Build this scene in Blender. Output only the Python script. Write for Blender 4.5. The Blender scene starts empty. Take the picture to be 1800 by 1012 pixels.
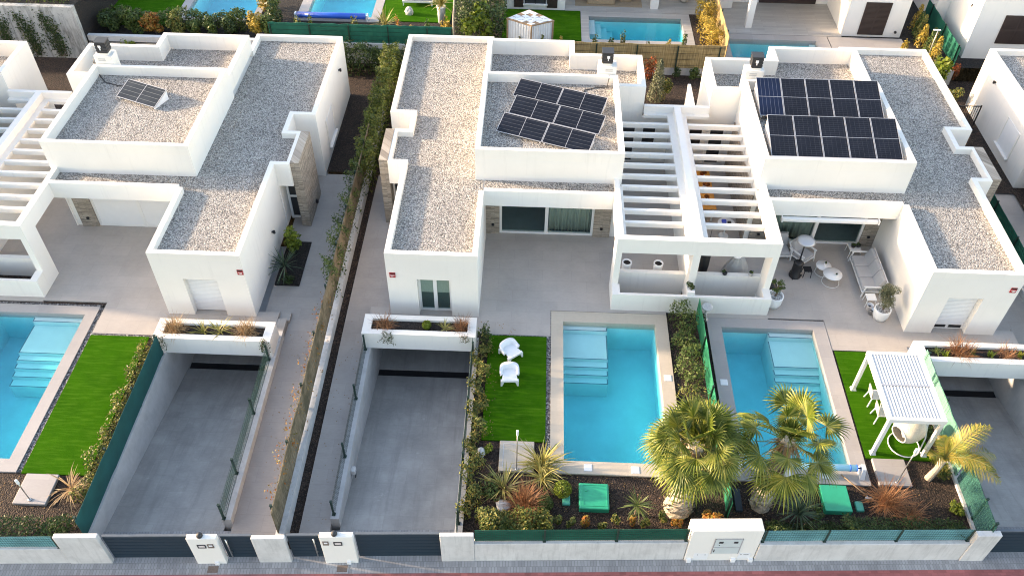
import bpy, math, random
import numpy as np
from mathutils import Vector, Matrix

C = bpy.context.scene.collection
scene = bpy.context.scene
R = math.radians
PI = math.pi

# ------------------------------------------------------------------ materials
def new_mat(name):
    m = bpy.data.materials.new(name); m.use_nodes = True
    nt = m.node_tree; nt.nodes.clear()
    out = nt.nodes.new('ShaderNodeOutputMaterial')
    b = nt.nodes.new('ShaderNodeBsdfPrincipled')
    nt.links.new(b.outputs[0], out.inputs['Surface'])
    return m, nt, b, out

def N(nt, kind, **kw):
    n = nt.nodes.new(kind)
    for k, v in kw.items():
        if k in n.inputs.keys(): n.inputs[k].default_value = v
        else: setattr(n, k, v)
    return n

def mixc(nt, fac, a, b, mode='MIX'):
    n = nt.nodes.new('ShaderNodeMix'); n.data_type = 'RGBA'; n.blend_type = mode
    for sock, v in ((n.inputs[0], fac), (n.inputs[6], a), (n.inputs[7], b)):
        if hasattr(v, 'links') or isinstance(v, bpy.types.NodeSocket): nt.links.new(v, sock)
        elif isinstance(v, (int, float)): sock.default_value = v
        else: sock.default_value = (*v[:3], 1)
    return n.outputs[2]

def ramp(nt, fac, stops, const=False):
    n = nt.nodes.new('ShaderNodeValToRGB')
    e = n.color_ramp.elements
    while len(e) < len(stops): e.new(0.5)
    for el, (p, c) in zip(e, stops):
        el.position = p; el.color = (*c[:3], 1) if not isinstance(c, (int, float)) else (c, c, c, 1)
    if const: n.color_ramp.interpolation = 'CONSTANT'
    nt.links.new(fac, n.inputs[0])
    return n.outputs[0]

def coords(nt, scale=(1, 1, 1), rot=(0, 0, 0), wall=False):
    tc = nt.nodes.new('ShaderNodeTexCoord')
    src = tc.outputs['Object']
    if wall:   # (x+y, z) so that one pattern wraps walls that face x or y
        s = nt.nodes.new('ShaderNodeSeparateXYZ'); nt.links.new(src, s.inputs[0])
        ad = nt.nodes.new('ShaderNodeMath'); nt.links.new(s.outputs[0], ad.inputs[0]); nt.links.new(s.outputs[1], ad.inputs[1])
        cb = nt.nodes.new('ShaderNodeCombineXYZ'); nt.links.new(ad.outputs[0], cb.inputs[0]); nt.links.new(s.outputs[2], cb.inputs[1])
        src = cb.outputs[0]
    mp = nt.nodes.new('ShaderNodeMapping'); mp.inputs['Scale'].default_value = scale; mp.inputs['Rotation'].default_value = rot
    nt.links.new(src, mp.inputs[0])
    return mp.outputs[0]

def noise(nt, vec, scale, detail=4, rough=0.6, out=0):
    n = N(nt, 'ShaderNodeTexNoise', Scale=scale, Detail=detail, Roughness=rough)
    nt.links.new(vec, n.inputs['Vector'])
    return n.outputs[out]

def bump(nt, b, height, strength=0.4, dist=0.01):
    n = N(nt, 'ShaderNodeBump', Strength=strength, Distance=dist)
    nt.links.new(height, n.inputs['Height']); nt.links.new(n.outputs[0], b.inputs['Normal'])

def sc(c, k): return tuple(min(1, x * k) for x in c[:3])

def simple(name, col, rough=0.6, var=0.12, nscale=3.0, fine=None, bs=0.0, bscale=60, bdist=0.004, metal=0.0, stretch=(1, 1, 1), spec=None):
    m, nt, b, _ = new_mat(name)
    v = coords(nt, stretch)
    f = noise(nt, v, nscale)
    col_o = ramp(nt, f, [(0.25, sc(col, 1 - var)), (0.75, sc(col, 1 + var))])
    if fine:
        f2 = noise(nt, v, fine[0], 2, 0.7)
        col_o = mixc(nt, fine[1], col_o, ramp(nt, f2, [(0.3, sc(col, 0.35)), (0.7, sc(col, 1.6))]))
    nt.links.new(col_o, b.inputs['Base Color'])
    b.inputs['Roughness'].default_value = rough; b.inputs['Metallic'].default_value = metal
    if spec is not None: b.inputs['Specular IOR Level'].default_value = spec
    if bs: bump(nt, b, noise(nt, v, bscale, 3), bs, bdist)
    return m

M = {}
def plaster(name, col, streak=0.05):
    m, nt, b, _ = new_mat(name)
    v = coords(nt)
    big = noise(nt, v, 0.55, 5, 0.65)
    c = ramp(nt, big, [(0.3, sc(col, 0.955)), (0.7, sc(col, 1.02))])
    vs = coords(nt, (3.2, 3.2, 0.22))
    st = noise(nt, vs, 1.6, 5, 0.7)
    c = mixc(nt, ramp(nt, st, [(0.56, 0.0), (0.8, streak * 4)]), c, sc(col, 0.72))
    nt.links.new(c, b.inputs['Base Color'])
    b.inputs['Roughness'].default_value = 0.85
    bump(nt, b, noise(nt, v, 45, 3), 0.12, 0.004)
    return m
M['white'] = plaster('white render', (0.76, 0.74, 0.705), 0.085)
M['white_cap'] = plaster('white parapet cap', (0.77, 0.745, 0.70), 0.12)
M['white_dirty'] = plaster('weathered white wall', (0.66, 0.655, 0.64), 0.16)
def stained():
    m, nt, b, _ = new_mat('stained retaining wall')
    v = coords(nt); col = (.52, .51, .48)
    c = ramp(nt, noise(nt, v, .9, 6, .7), [(.3, sc(col, .8)), (.7, sc(col, 1.1))])
    c = mixc(nt, ramp(nt, noise(nt, coords(nt, (2.5, 2.5, .35)), 1.4, 7, .75), [(.47, 0.0), (.66, .85)]), c, (.11, .105, .09))
    c = mixc(nt, ramp(nt, noise(nt, v, 4.5, 6, .8), [(.55, 0.0), (.66, .6)]), c, (.07, .07, .06))
    nt.links.new(c, b.inputs['Base Color']); b.inputs['Roughness'].default_value = .9
    return m
M['stained'] = stained()

def gravel(name, cols, scale=17.0, bstr=0.9, big=0.18):
    m, nt, b, _ = new_mat(name)
    v = coords(nt)
    wob = noise(nt, v, 9, 2)
    vm = N(nt, 'ShaderNodeVectorMath', operation='MULTIPLY_ADD')
    nw = N(nt, 'ShaderNodeTexNoise', Scale=11.0, Detail=1.0); nt.links.new(v, nw.inputs['Vector'])
    nt.links.new(nw.outputs['Color'], vm.inputs[0]); vm.inputs[1].default_value = (.06, .06, .06); nt.links.new(v, vm.inputs[2])
    vo = N(nt, 'ShaderNodeTexVoronoi', Scale=scale); nt.links.new(vm.outputs[0], vo.inputs['Vector'])
    rnd = nt.nodes.new('ShaderNodeSeparateColor'); nt.links.new(vo.outputs['Color'], rnd.inputs[0])
    st = [(i / (len(cols) - 1), c) for i, c in enumerate(cols)]
    c = ramp(nt, rnd.outputs[0], st)
    pat = noise(nt, v, 0.9, 4, 0.6)
    c = mixc(nt, 1.0, c, ramp(nt, pat, [(0.3, 1 - big), (0.7, 1.0)]), 'MULTIPLY')
    dk = ramp(nt, vo.outputs['Distance'], [(0.25, 1.0), (0.75, 0.35)])
    c = mixc(nt, 1.0, c, dk, 'MULTIPLY')
    nt.links.new(c, b.inputs['Base Color']); b.inputs['Roughness'].default_value = 0.9
    inv = ramp(nt, vo.outputs['Distance'], [(0.0, 1.0), (0.8, 0.0)])
    bump(nt, b, inv, bstr, 0.04)
    return m
M['gravel'] = gravel('limestone roof gravel', [(.17, .16, .15), (.40, .375, .35), (.56, .52, .48), (.65, .61, .55), (.72, .69, .65)], 23, 0.75)
M['pebble'] = gravel('dark pebble strip', [(.05, .05, .055), (.16, .16, .17), (.5, .5, .5)], 22)
M['white_pebble'] = gravel('white pot pebbles', [(.35, .34, .33), (.7, .69, .67), (.82, .82, .8)], 22, 0.6)
M['soil'] = gravel('bark mulch soil', [(.016, .009, .006), (.045, .027, .019), (.085, .052, .038), (.14, .09, .065)], 24, 0.9, 0.35)
M['soil_dark'] = gravel('dark garden soil', [(.010, .008, .007), (.03, .022, .019), (.055, .042, .036)], 24, 0.9, 0.3)

def tiles(name, col, w=0.9, h=0.45, gap=0.004, var=0.10, dark=0.72, rough=0.55, offset=0.5, blot=0.10, tyre=False):
    m, nt, b, _ = new_mat(name)
    v = coords(nt)
    br = N(nt, 'ShaderNodeTexBrick'); br.offset = offset
    for k, x in (('Scale', 1.0), ('Mortar Size', gap), ('Mortar Smooth', 0.4), ('Bias', 0.0), ('Brick Width', w), ('Row Height', h)): br.inputs[k].default_value = x
    br.inputs['Color1'].default_value = (*sc(col, 1 - var), 1); br.inputs['Color2'].default_value = (*sc(col, 1 + var), 1)
    br.inputs['Mortar'].default_value = (*sc(col, dark), 1)
    nt.links.new(v, br.inputs['Vector'])
    n1 = noise(nt, v, 0.8, 6, 0.65); n2 = noise(nt, coords(nt, (1, 4, 1)), 6, 5, 0.7)
    c = mixc(nt, 1.0, br.outputs['Color'], ramp(nt, n1, [(0.25, 1 - blot), (0.75, 1.0 + blot * .4)]), 'MULTIPLY')
    c = mixc(nt, 0.10, c, ramp(nt, n2, [(0.35, sc(col, 0.6)), (0.65, sc(col, 1.35))]))
    n3 = noise(nt, v, 0.35, 8, 0.75)
    if tyre:
        n4 = noise(nt, coords(nt, (2.6, .16, 1)), 1.3, 5, 0.65)
        c = mixc(nt, ramp(nt, n4, [(0.5, 0.0), (0.72, .42)]), c, sc(col, 0.5))
        c = mixc(nt, ramp(nt, noise(nt, v, 2.6, 7, .8), [(0.60, 0.0), (0.70, .35)]), c, sc(col, 1.5))
    c = mixc(nt, ramp(nt, n3, [(0.60, 0.0), (0.74, blot * 2.2)]), c, sc(col, 0.62))
    nt.links.new(c, b.inputs['Base Color']); b.inputs['Roughness'].default_value = rough
    bump(nt, b, br.outputs['Fac'], -0.15, 0.004)
    return m
M['terrace'] = tiles('porcelain terrace tiles', (.425, .385, .35), 1.2, 0.6, 0.006, 0.04, 0.84, blot=0.18)
M['path'] = tiles('porcelain path tiles', (.40, .36, .33), 1.2, 0.6, 0.006, 0.04, 0.84, blot=0.18)
M['coping_grey'] = tiles('grey pool coping tiles', (.37, .345, .33), 1.2, 0.6, 0.003, 0.05, 0.8)
M['coping_sand'] = tiles('sand pool coping tiles', (.50, .435, .35), 0.6, 0.6, 0.003, 0.05, 0.8)
M['ramp'] = tiles('driveway slabs', (.34, .33, .315), 1.0, 0.7, 0.008, 0.06, 0.88, 0.6, 0.5, 0.36, True)
M['deck'] = tiles('pale plank deck', (.40, .385, .365), 1.6, 0.16, 0.006, 0.10, 0.62)
M['sidewalk'] = tiles('grey sidewalk pavers', (.32, .32, .325), 0.10, 0.2, 0.008, 0.16, 0.6, 0.8, 0.5, 0.25)
M['red_paving'] = tiles('red paving blocks', (.36, .11, .105), 0.2, 0.1, 0.006, 0.22, 0.8, 0.8, 0.5, 0.3)
M['road'] = simple('asphalt road', (.14, .14, .145), 0.9, 0.2, 1.2, (140, 0.35), 0.4, 160)
M['pool_tile'] = simple('pale blue pool plaster', (.58, .64, .64), 0.5, 0.05, 1.5)
M['mosaic'] = simple('dark mosaic step edge', (.05, .13, .17), 0.4, 0.25, 14)
M['basin'] = simple('turquoise pool plaster', (.47, .71, .71), 0.5, 0.10, 0.9)

def cladding():
    m, nt, b, _ = new_mat('split stone ledge cladding')
    v = coords(nt, (1, 1, 1), wall=True)
    br = N(nt, 'ShaderNodeTexBrick'); br.offset = 0.37
    for k, x in (('Scale', 1.0), ('Mortar Size', 0.006), ('Mortar Smooth', 0.2), ('Bias', 0.0), ('Brick Width', 0.42), ('Row Height', 0.055)): br.inputs[k].default_value = x
    br.inputs['Color1'].default_value = (.13, .105, .08, 1); br.inputs['Color2'].default_value = (.50, .43, .35, 1); br.inputs['Mortar'].default_value = (.06, .05, .042, 1)
    nt.links.new(v, br.inputs['Vector'])
    n1 = noise(nt, coords(nt, (6, 30, 1), wall=True), 1, 5, 0.7)
    c = mixc(nt, 0.45, br.outputs['Color'], ramp(nt, n1, [(0.3, (.13, .11, .09)), (0.5, (.33, .28, .23)), (0.7, (.55, .50, .44))]))
    nt.links.new(c, b.inputs['Base Color']); b.inputs['Roughness'].default_value = 0.85
    bump(nt, b, ramp(nt, n1, [(0.2, 0.0), (0.8, 1.0)]), 0.6, 0.03)
    return m
M['stone'] = cladding()

def concrete(name, col, streak=0.25):
    m, nt, b, _ = new_mat(name)
    v = coords(nt)
    f = noise(nt, v, 1.1, 8, 0.72)
    c = ramp(nt, f, [(0.25, sc(col, 0.78)), (0.5, col), (0.75, sc(col, 1.18))])
    st = noise(nt, coords(nt, (5, 5, 0.5)), 1.5, 5, 0.7)
    c = mixc(nt, ramp(nt, st, [(0.5, 0.0), (0.8, streak)]), c, sc(col, 0.5))
    p = noise(nt, v, 22, 3, 0.6)
    c = mixc(nt, ramp(nt, p, [(0.68, 0.0), (0.78, 0.35)]), c, sc(col, 0.55))
    nt.links.new(c, b.inputs['Base Color']); b.inputs['Roughness'].default_value = 0.85
    bump(nt, b, noise(nt, v, 30, 4), 0.25, 0.006)
    return m
M['concrete'] = concrete('cast concrete', (.47, .465, .455))
M['concrete_light'] = concrete('pale cast concrete', (.55, .545, .535), 0.55)
M['concrete_ramp'] = concrete('ramp wall concrete', (.42, .42, .42), 0.2)

def lawn():
    m, nt, b, _ = new_mat('clipped artificial lawn')
    v = coords(nt)
    f = noise(nt, v, 0.9, 5, 0.65)
    c = ramp(nt, f, [(0.3, (.010, .075, .002)), (0.7, (.034, .140, .004))])
    f2 = noise(nt, v, 70, 2, 0.7)
    c = mixc(nt, 0.45, c, ramp(nt, f2, [(0.35, (.004, .035, .001)), (0.65, (.065, .21, .010))]))
    f3 = noise(nt, coords(nt, (0.6, 5, 1)), 2.2, 3, 0.6)
    c = mixc(nt, ramp(nt, f3, [(0.46, 0.0), (0.74, 0.5)]), c, (.08, .19, .016))
    nt.links.new(c, b.inputs['Base Color']); b.inputs['Roughness'].default_value = 0.95
    b.inputs['Specular IOR Level'].default_value = 0.02
    bump(nt, b, f2, 0.9, 0.03)
    return m
M['lawn'] = lawn()

def leafmat(name, cols, trans=0.22, rough=0.5):
    m, nt, b, out = new_mat(name)
    g = nt.nodes.new('ShaderNodeNewGeometry')
    st = [(i / max(1, len(cols) - 1), c) for i, c in enumerate(cols)]
    c = ramp(nt, g.outputs['Random Per Island'], st)
    v = coords(nt)
    f = noise(nt, v, 2.2, 3)
    c = mixc(nt, 1.0, c, ramp(nt, f, [(0.3, 0.65), (0.7, 1.15)]), 'MULTIPLY')
    nt.links.new(c, b.inputs['Base Color']); b.inputs['Roughness'].default_value = rough
    b.inputs['Specular IOR Level'].default_value = 0.3
    t = nt.nodes.new('ShaderNodeBsdfTranslucent'); nt.links.new(c, t.inputs[0])
    mx = nt.nodes.new('ShaderNodeMixShader'); mx.inputs[0].default_value = trans
    nt.links.new(b.outputs[0], mx.inputs[1]); nt.links.new(t.outputs[0], mx.inputs[2]); nt.links.new(mx.outputs[0], out.inputs['Surface'])
    return m
M['leaf_dark'] = leafmat('dark green leaves', [(.020, .045, .014), (.045, .085, .022), (.09, .12, .035)])
M['leaf_mid'] = leafmat('mid green leaves', [(.035, .07, .016), (.08, .13, .028), (.15, .18, .05)])
M['leaf_yellow'] = leafmat('yellow green leaves', [(.035, .06, .014), (.085, .12, .024), (.17, .18, .04), (.34, .26, .07)])
M['leaf_bright2'] = leafmat('sunny hedge leaves', [(.05, .085, .014), (.11, .15, .022), (.20, .21, .04)])
M['leaf_gold'] = leafmat('golden leaves', [(.20, .17, .03), (.42, .30, .05), (.55, .38, .08)])
M['leaf_bright'] = leafmat('bright green leaves', [(.08, .13, .012), (.17, .23, .02), (.26, .30, .045)])
M['leaf_orange'] = leafmat('orange tinted leaves', [(.12, .13, .025), (.38, .20, .04), (.45, .13, .03)])
M['leaf_red'] = leafmat('red leaves', [(.18, .05, .02), (.32, .07, .02), (.20, .10, .03)])
M['leaf_grey'] = leafmat('grey green olive leaves', [(.07, .085, .045), (.15, .165, .09), (.25, .25, .15)])
M['blade_yellow'] = leafmat('striped yellow blades', [(.28, .25, .06), (.48, .40, .13), (.16, .18, .04), (.6, .52, .24)])
M['blade_green'] = leafmat('stiff green blades', [(.06, .10, .03), (.13, .18, .055), (.22, .26, .10)])
M['blade_blue'] = leafmat('blue green blades', [(.03, .06, .035), (.07, .12, .07), (.14, .19, .12)])
M['grass_red'] = leafmat('rusty ornamental grass', [(.22, .085, .04), (.34, .15, .07), (.45, .24, .12), (.14, .07, .035)])
M['grass_tan'] = leafmat('dry tan grass', [(.25, .15, .07), (.42, .28, .15), (.52, .38, .22)])
M['palm_fan'] = leafmat('fan palm leaves', [(.055, .09, .012), (.11, .15, .021), (.19, .22, .036), (.32, .31, .07)], 0.22, 0.42)
M['palm_stalk'] = leafmat('palm leaf stalks', [(.20, .22, .05), (.30, .27, .08)])
M['palm_feather'] = leafmat('feather palm leaflets', [(.16, .19, .025), (.28, .28, .04), (.42, .35, .07), (.5, .33, .07)], 0.3)
M['dead_leaf'] = leafmat('dry palm skirt', [(.22, .13, .06), (.34, .20, .08), (.40, .27, .14)])
M['bark'] = simple('bark', (.14, .10, .07), 0.9, 0.3, 8, (30, 0.4), 0.6, 25, 0.02)
M['palm_bark'] = simple('pale palm trunk', (.42, .36, .28), 0.9, 0.3, 5, (26, 0.5), 0.7, 20, 0.02)
M['rock'] = simple('pale boulder', (.55, .54, .52), 0.9, 0.2, 4, (30, 0.3), 0.6, 12, 0.03)

def netting(name, col, alpha):
    m, nt, b, out = new_mat(name)
    v = coords(nt)
    c = ramp(nt, noise(nt, v, 1.4, 5, 0.6), [(0.3, sc(col, 0.78)), (0.7, sc(col, 1.2))])
    nt.links.new(c, b.inputs['Base Color']); b.inputs['Roughness'].default_value = 0.75
    tl = nt.nodes.new('ShaderNodeBsdfTranslucent'); nt.links.new(c, tl.inputs[0])
    m1 = nt.nodes.new('ShaderNodeMixShader'); m1.inputs[0].default_value = 0.25
    nt.links.new(b.outputs[0], m1.inputs[1]); nt.links.new(tl.outputs[0], m1.inputs[2])
    tr = nt.nodes.new('ShaderNodeBsdfTransparent')
    m2 = nt.nodes.new('ShaderNodeMixShader'); m2.inputs[0].default_value = alpha
    nt.links.new(tr.outputs[0], m2.inputs[1]); nt.links.new(m1.outputs[0], m2.inputs[2]); nt.links.new(m2.outputs[0], out.inputs['Surface'])
    return m
M['net_green'] = netting('dark green shade net', (.006, .15, .10), 0.93)
M['net_bright'] = netting('bright green shade net', (.015, .26, .14), 0.93)
M['net_teal'] = netting('dark teal screen', (.004, .085, .085), 0.97)
M['net_pale'] = netting('pale teal screen', (.20, .48, .52), 0.88)
M['net_mint'] = netting('mint screen', (.19, .45, .36), 0.9)
M['net_clear'] = netting('sheer green mesh', (.03, .08, .075), 0.30)
M['net_clear2'] = netting('dark green see-through mesh', (.03, .15, .12), 0.62)
M['green_steel'] = simple('dark green steel', (.008, .03, .022), 0.5, 0.1)
M['teal_wire'] = simple('teal coated wire', (.02, .09, .085), 0.5, 0.1)
M['black'] = simple('black metal', (.012, .012, .014), 0.5, 0.1)
M['charcoal'] = simple('charcoal metal', (.028, .030, .034), 0.5, 0.1)
M['gate'] = simple('anthracite blue gate sheet', (.007, .024, .040), 0.6, 0.12, 0.6, bs=0.06, bscale=2, bdist=0.02)
M['gate_top'] = simple('gate top rail', (.10, .12, .14), 0.45)
M['steel'] = simple('brushed steel', (.55, .55, .55), 0.3, 0.05, metal=0.9)
M['white_metal'] = simple('white powder coat', (.74, .74, .73), 0.4, 0.03)
M['louvre'] = simple('grey white louvre slats', (.60, .60, .59), 0.45, 0.04)
M['white_plastic'] = simple('white plastic', (.76, .77, .78), 0.35, 0.03)
M['cushion'] = simple('light grey cushion fabric', (.37, .37, .375), 0.95, 0.06, 3, (160, 0.15), 0.3, 180)
M['green_lid'] = simple('green moulded lid', (.006, .36, .20), 0.4, 0.14, 1.6)
M['green_lid_old'] = simple('faded green lid', (.05, .36, .26), 0.5, 0.2, 4)
M['blue_roll'] = simple('blue pool cover roll', (.02, .13, .62), 0.35, 0.08)
M['pale_roll'] = simple('pale blue pool cover roll', (.33, .67, .78), 0.35, 0.05)
M['pv_cell'] = None
M['alu'] = simple('aluminium frame', (.50, .50, .51), 0.35, 0.04, metal=0.5)
M['red_sign'] = simple('red alarm sign', (.38, .012, .02), 0.4, 0.05)
M['sign_pale'] = simple('pale sign print', (.68, .60, .58), 0.5, 0.05)
M['brown_shutter'] = simple('dark brown shutter slats', (.035, .022, .020), 0.5, 0.1)
M['orange'] = simple('orange table top', (.55, .22, .02), 0.4, 0.1)
M['wood'] = simple('weathered timber', (.30, .20, .12), 0.7, 0.2, 4, stretch=(1, 8, 1))
M['wicker'] = simple('tan wicker', (.36, .26, .16), 0.8, 0.2, 12, (60, 0.4), 0.6, 60, 0.01)
M['rug'] = simple('tan rug', (.33, .25, .17), 0.95, 0.15, 5)
M['tarp'] = simple('pale tarpaulin', (.72, .76, .78), 0.45, 0.08, 3)
M['grey_cover'] = simple('grey furniture cover', (.42, .42, .41), 0.8, 0.1, 4, bs=0.5, bscale=6, bdist=0.05)
M['shutter_white'] = simple('white roller shutter', (.74, .75, .76), 0.5, 0.03)
M['curtain'] = simple('grey green curtain', (.50, .49, .44), 0.9, 0.08, 4, stretch=(12, 1, 1))
M['pane_reflection'] = simple('painted glass reflection', (.07, .10, .10), 0.7, 0.1)  # dark teal imitating the reflection seen in the window glass
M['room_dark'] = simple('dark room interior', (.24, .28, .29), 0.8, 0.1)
M['rope'] = simple('cream rope weave', (.62, .57, .47), 0.9, 0.1, 20, (50, 0.3), 0.8, 40, 0.02)
M['blue_item'] = simple('blue plastic', (.02, .05, .40), 0.4)
M['iron'] = simple('rusty cover plate', (.16, .12, .10), 0.8, 0.2, 6, (60, 0.4))
M['box_grey'] = simple('grey meter door', (.52, .58, .58), 0.4, 0.05)

def reedmat():
    m, nt, b, _ = new_mat('split reed matting')
    v = coords(nt, (42, 42, 1.2))
    f = noise(nt, v, 1.0, 3, 0.6)
    c = ramp(nt, f, [(0.25, (.16, .11, .045)), (0.5, (.36, .265, .12)), (0.75, (.56, .44, .23))])
    z = noise(nt, coords(nt, (1, 1, 9)), 0.8, 2, 0.5)
    c = mixc(nt, 1.0, c, ramp(nt, z, [(0.35, 0.75), (0.6, 1.0)]), 'MULTIPLY')
    nt.links.new(c, b.inputs['Base Color']); b.inputs['Roughness'].default_value = 0.8
    bump(nt, b, f, 0.6, 0.01)
    return m
M['reed'] = reedmat()
def reed_old():
    m, nt, b, _ = new_mat('weathered reed matting')
    v = coords(nt, (30, 30, 2))
    f = noise(nt, v, 1.0, 4, 0.65)
    c = ramp(nt, f, [(0.25, (.05, .036, .022)), (0.5, (.17, .13, .08)), (0.75, (.36, .29, .19))])
    c = mixc(nt, ramp(nt, noise(nt, coords(nt), 1.3, 5), [(0.46, 0.0), (0.60, 0.75)]), c, (.055, .048, .022))
    nt.links.new(c, b.inputs['Base Color']); b.inputs['Roughness'].default_value = 0.9
    bump(nt, b, f, 0.6, 0.01)
    return m
M['reed_old'] = reed_old()

def pv(name, col, line, nx, ny, wide):
    m, nt, b, _ = new_mat(name)
    tc = nt.nodes.new('ShaderNodeTexCoord')
    s = nt.nodes.new('ShaderNodeSeparateXYZ'); nt.links.new(tc.outputs['Object'], s.inputs[0])
    tot = None
    for ax, n_, w in ((0, nx, wide), (1, ny, wide)):
        if not n_: continue
        mu = N(nt, 'ShaderNodeMath', operation='MULTIPLY'); nt.links.new(s.outputs[ax], mu.inputs[0]); mu.inputs[1].default_value = n_
        fr = N(nt, 'ShaderNodeMath', operation='FRACT'); nt.links.new(mu.outputs[0], fr.inputs[0])
        lt = N(nt, 'ShaderNodeMath', operation='LESS_THAN'); nt.links.new(fr.outputs[0], lt.inputs[0]); lt.inputs[1].default_value = w * n_
        if tot is None: tot = lt.outputs[0]
        else:
            mx = N(nt, 'ShaderNodeMath', operation='MAXIMUM'); nt.links.new(tot, mx.inputs[0]); nt.links.new(lt.outputs[0], mx.inputs[1]); tot = mx.outputs[0]
    base = ramp(nt, noise(nt, tc.outputs['Object'], 1.2, 3), [(0.3, sc(col, 0.75)), (0.7, sc(col, 1.3))])
    c = mixc(nt, tot, base, line)
    nt.links.new(c, b.inputs['Base Color']); b.inputs['Roughness'].default_value = 0.13
    b.inputs['Specular IOR Level'].default_value = 0.35
    return m
M['pv_line'] = pv('black solar cells with fine wires', (.008, .010, .016), (.07, .075, .085), 0, 6.0, 0.012)
M['pv_grid'] = pv('black gridded solar cells', (.007, .008, .013), (.038, .042, .05), 5.4, 10.5, 0.008)
M['pv_blue'] = pv('blue striped solar cells', (.007, .013, .036), (.12, .14, .19), 6.0, 0, 0.010)
M['pv_grey'] = pv('grey sheen solar cells', (.028, .032, .036), (.16, .17, .17), 0, 5.2, 0.014)

def glassmat(name, col=(.02, .035, .04), tr=0.55):
    m, nt, b, out = new_mat(name)
    g = N(nt, 'ShaderNodeBsdfGlossy', Roughness=0.02)
    t = nt.nodes.new('ShaderNodeBsdfTransparent'); t.inputs[0].default_value = (.80, .88, .87, 1)
    fr = N(nt, 'ShaderNodeFresnel', IOR=1.5)
    mx = nt.nodes.new('ShaderNodeMixShader')
    ge = nt.nodes.new('ShaderNodeNewGeometry'); mu = N(nt, 'ShaderNodeMath', operation='SUBTRACT'); mu.use_clamp = True
    nt.links.new(fr.outputs[0], mu.inputs[0]); nt.links.new(ge.outputs['Backfacing'], mu.inputs[1])
    nt.links.new(mu.outputs[0], mx.inputs[0]); nt.links.new(t.outputs[0], mx.inputs[1]); nt.links.new(g.outputs[0], mx.inputs[2])
    nt.links.new(mx.outputs[0], out.inputs['Surface'])
    return m
M['glass'] = glassmat('window glass')

def watermat(name, absorb=(.04, .95, .995), dens=.85, wave=3.0):
    m, nt, b, out = new_mat(name)
    nt.nodes.remove(b)
    v = coords(nt)
    nz = noise(nt, v, wave, 4, 0.6)
    bp = N(nt, 'ShaderNodeBump', Strength=0.30, Distance=0.08); nt.links.new(nz, bp.inputs['Height'])
    t = nt.nodes.new('ShaderNodeBsdfTransparent'); t.inputs[0].default_value = (.97, .99, 1, 1)
    g = N(nt, 'ShaderNodeBsdfGlossy', Roughness=0.03); nt.links.new(bp.outputs[0], g.inputs['Normal'])
    fr = N(nt, 'ShaderNodeFresnel', IOR=1.33)
    mx = nt.nodes.new('ShaderNodeMixShader')
    ge = nt.nodes.new('ShaderNodeNewGeometry'); mu = N(nt, 'ShaderNodeMath', operation='SUBTRACT'); mu.use_clamp = True   # no mirror on the inside of the body of water
    nt.links.new(fr.outputs[0], mu.inputs[0]); nt.links.new(ge.outputs['Backfacing'], mu.inputs[1])
    nt.links.new(mu.outputs[0], mx.inputs[0]); nt.links.new(t.outputs[0], mx.inputs[1]); nt.links.new(g.outputs[0], mx.inputs[2])
    nt.links.new(mx.outputs[0], out.inputs['Surface'])
    va = N(nt, 'ShaderNodeVolumeAbsorption', Density=dens); va.inputs[0].default_value = (*absorb, 1)
    nt.links.new(va.outputs[0], out.inputs['Volume'])
    return m
M['water'] = watermat('pool water')

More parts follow.
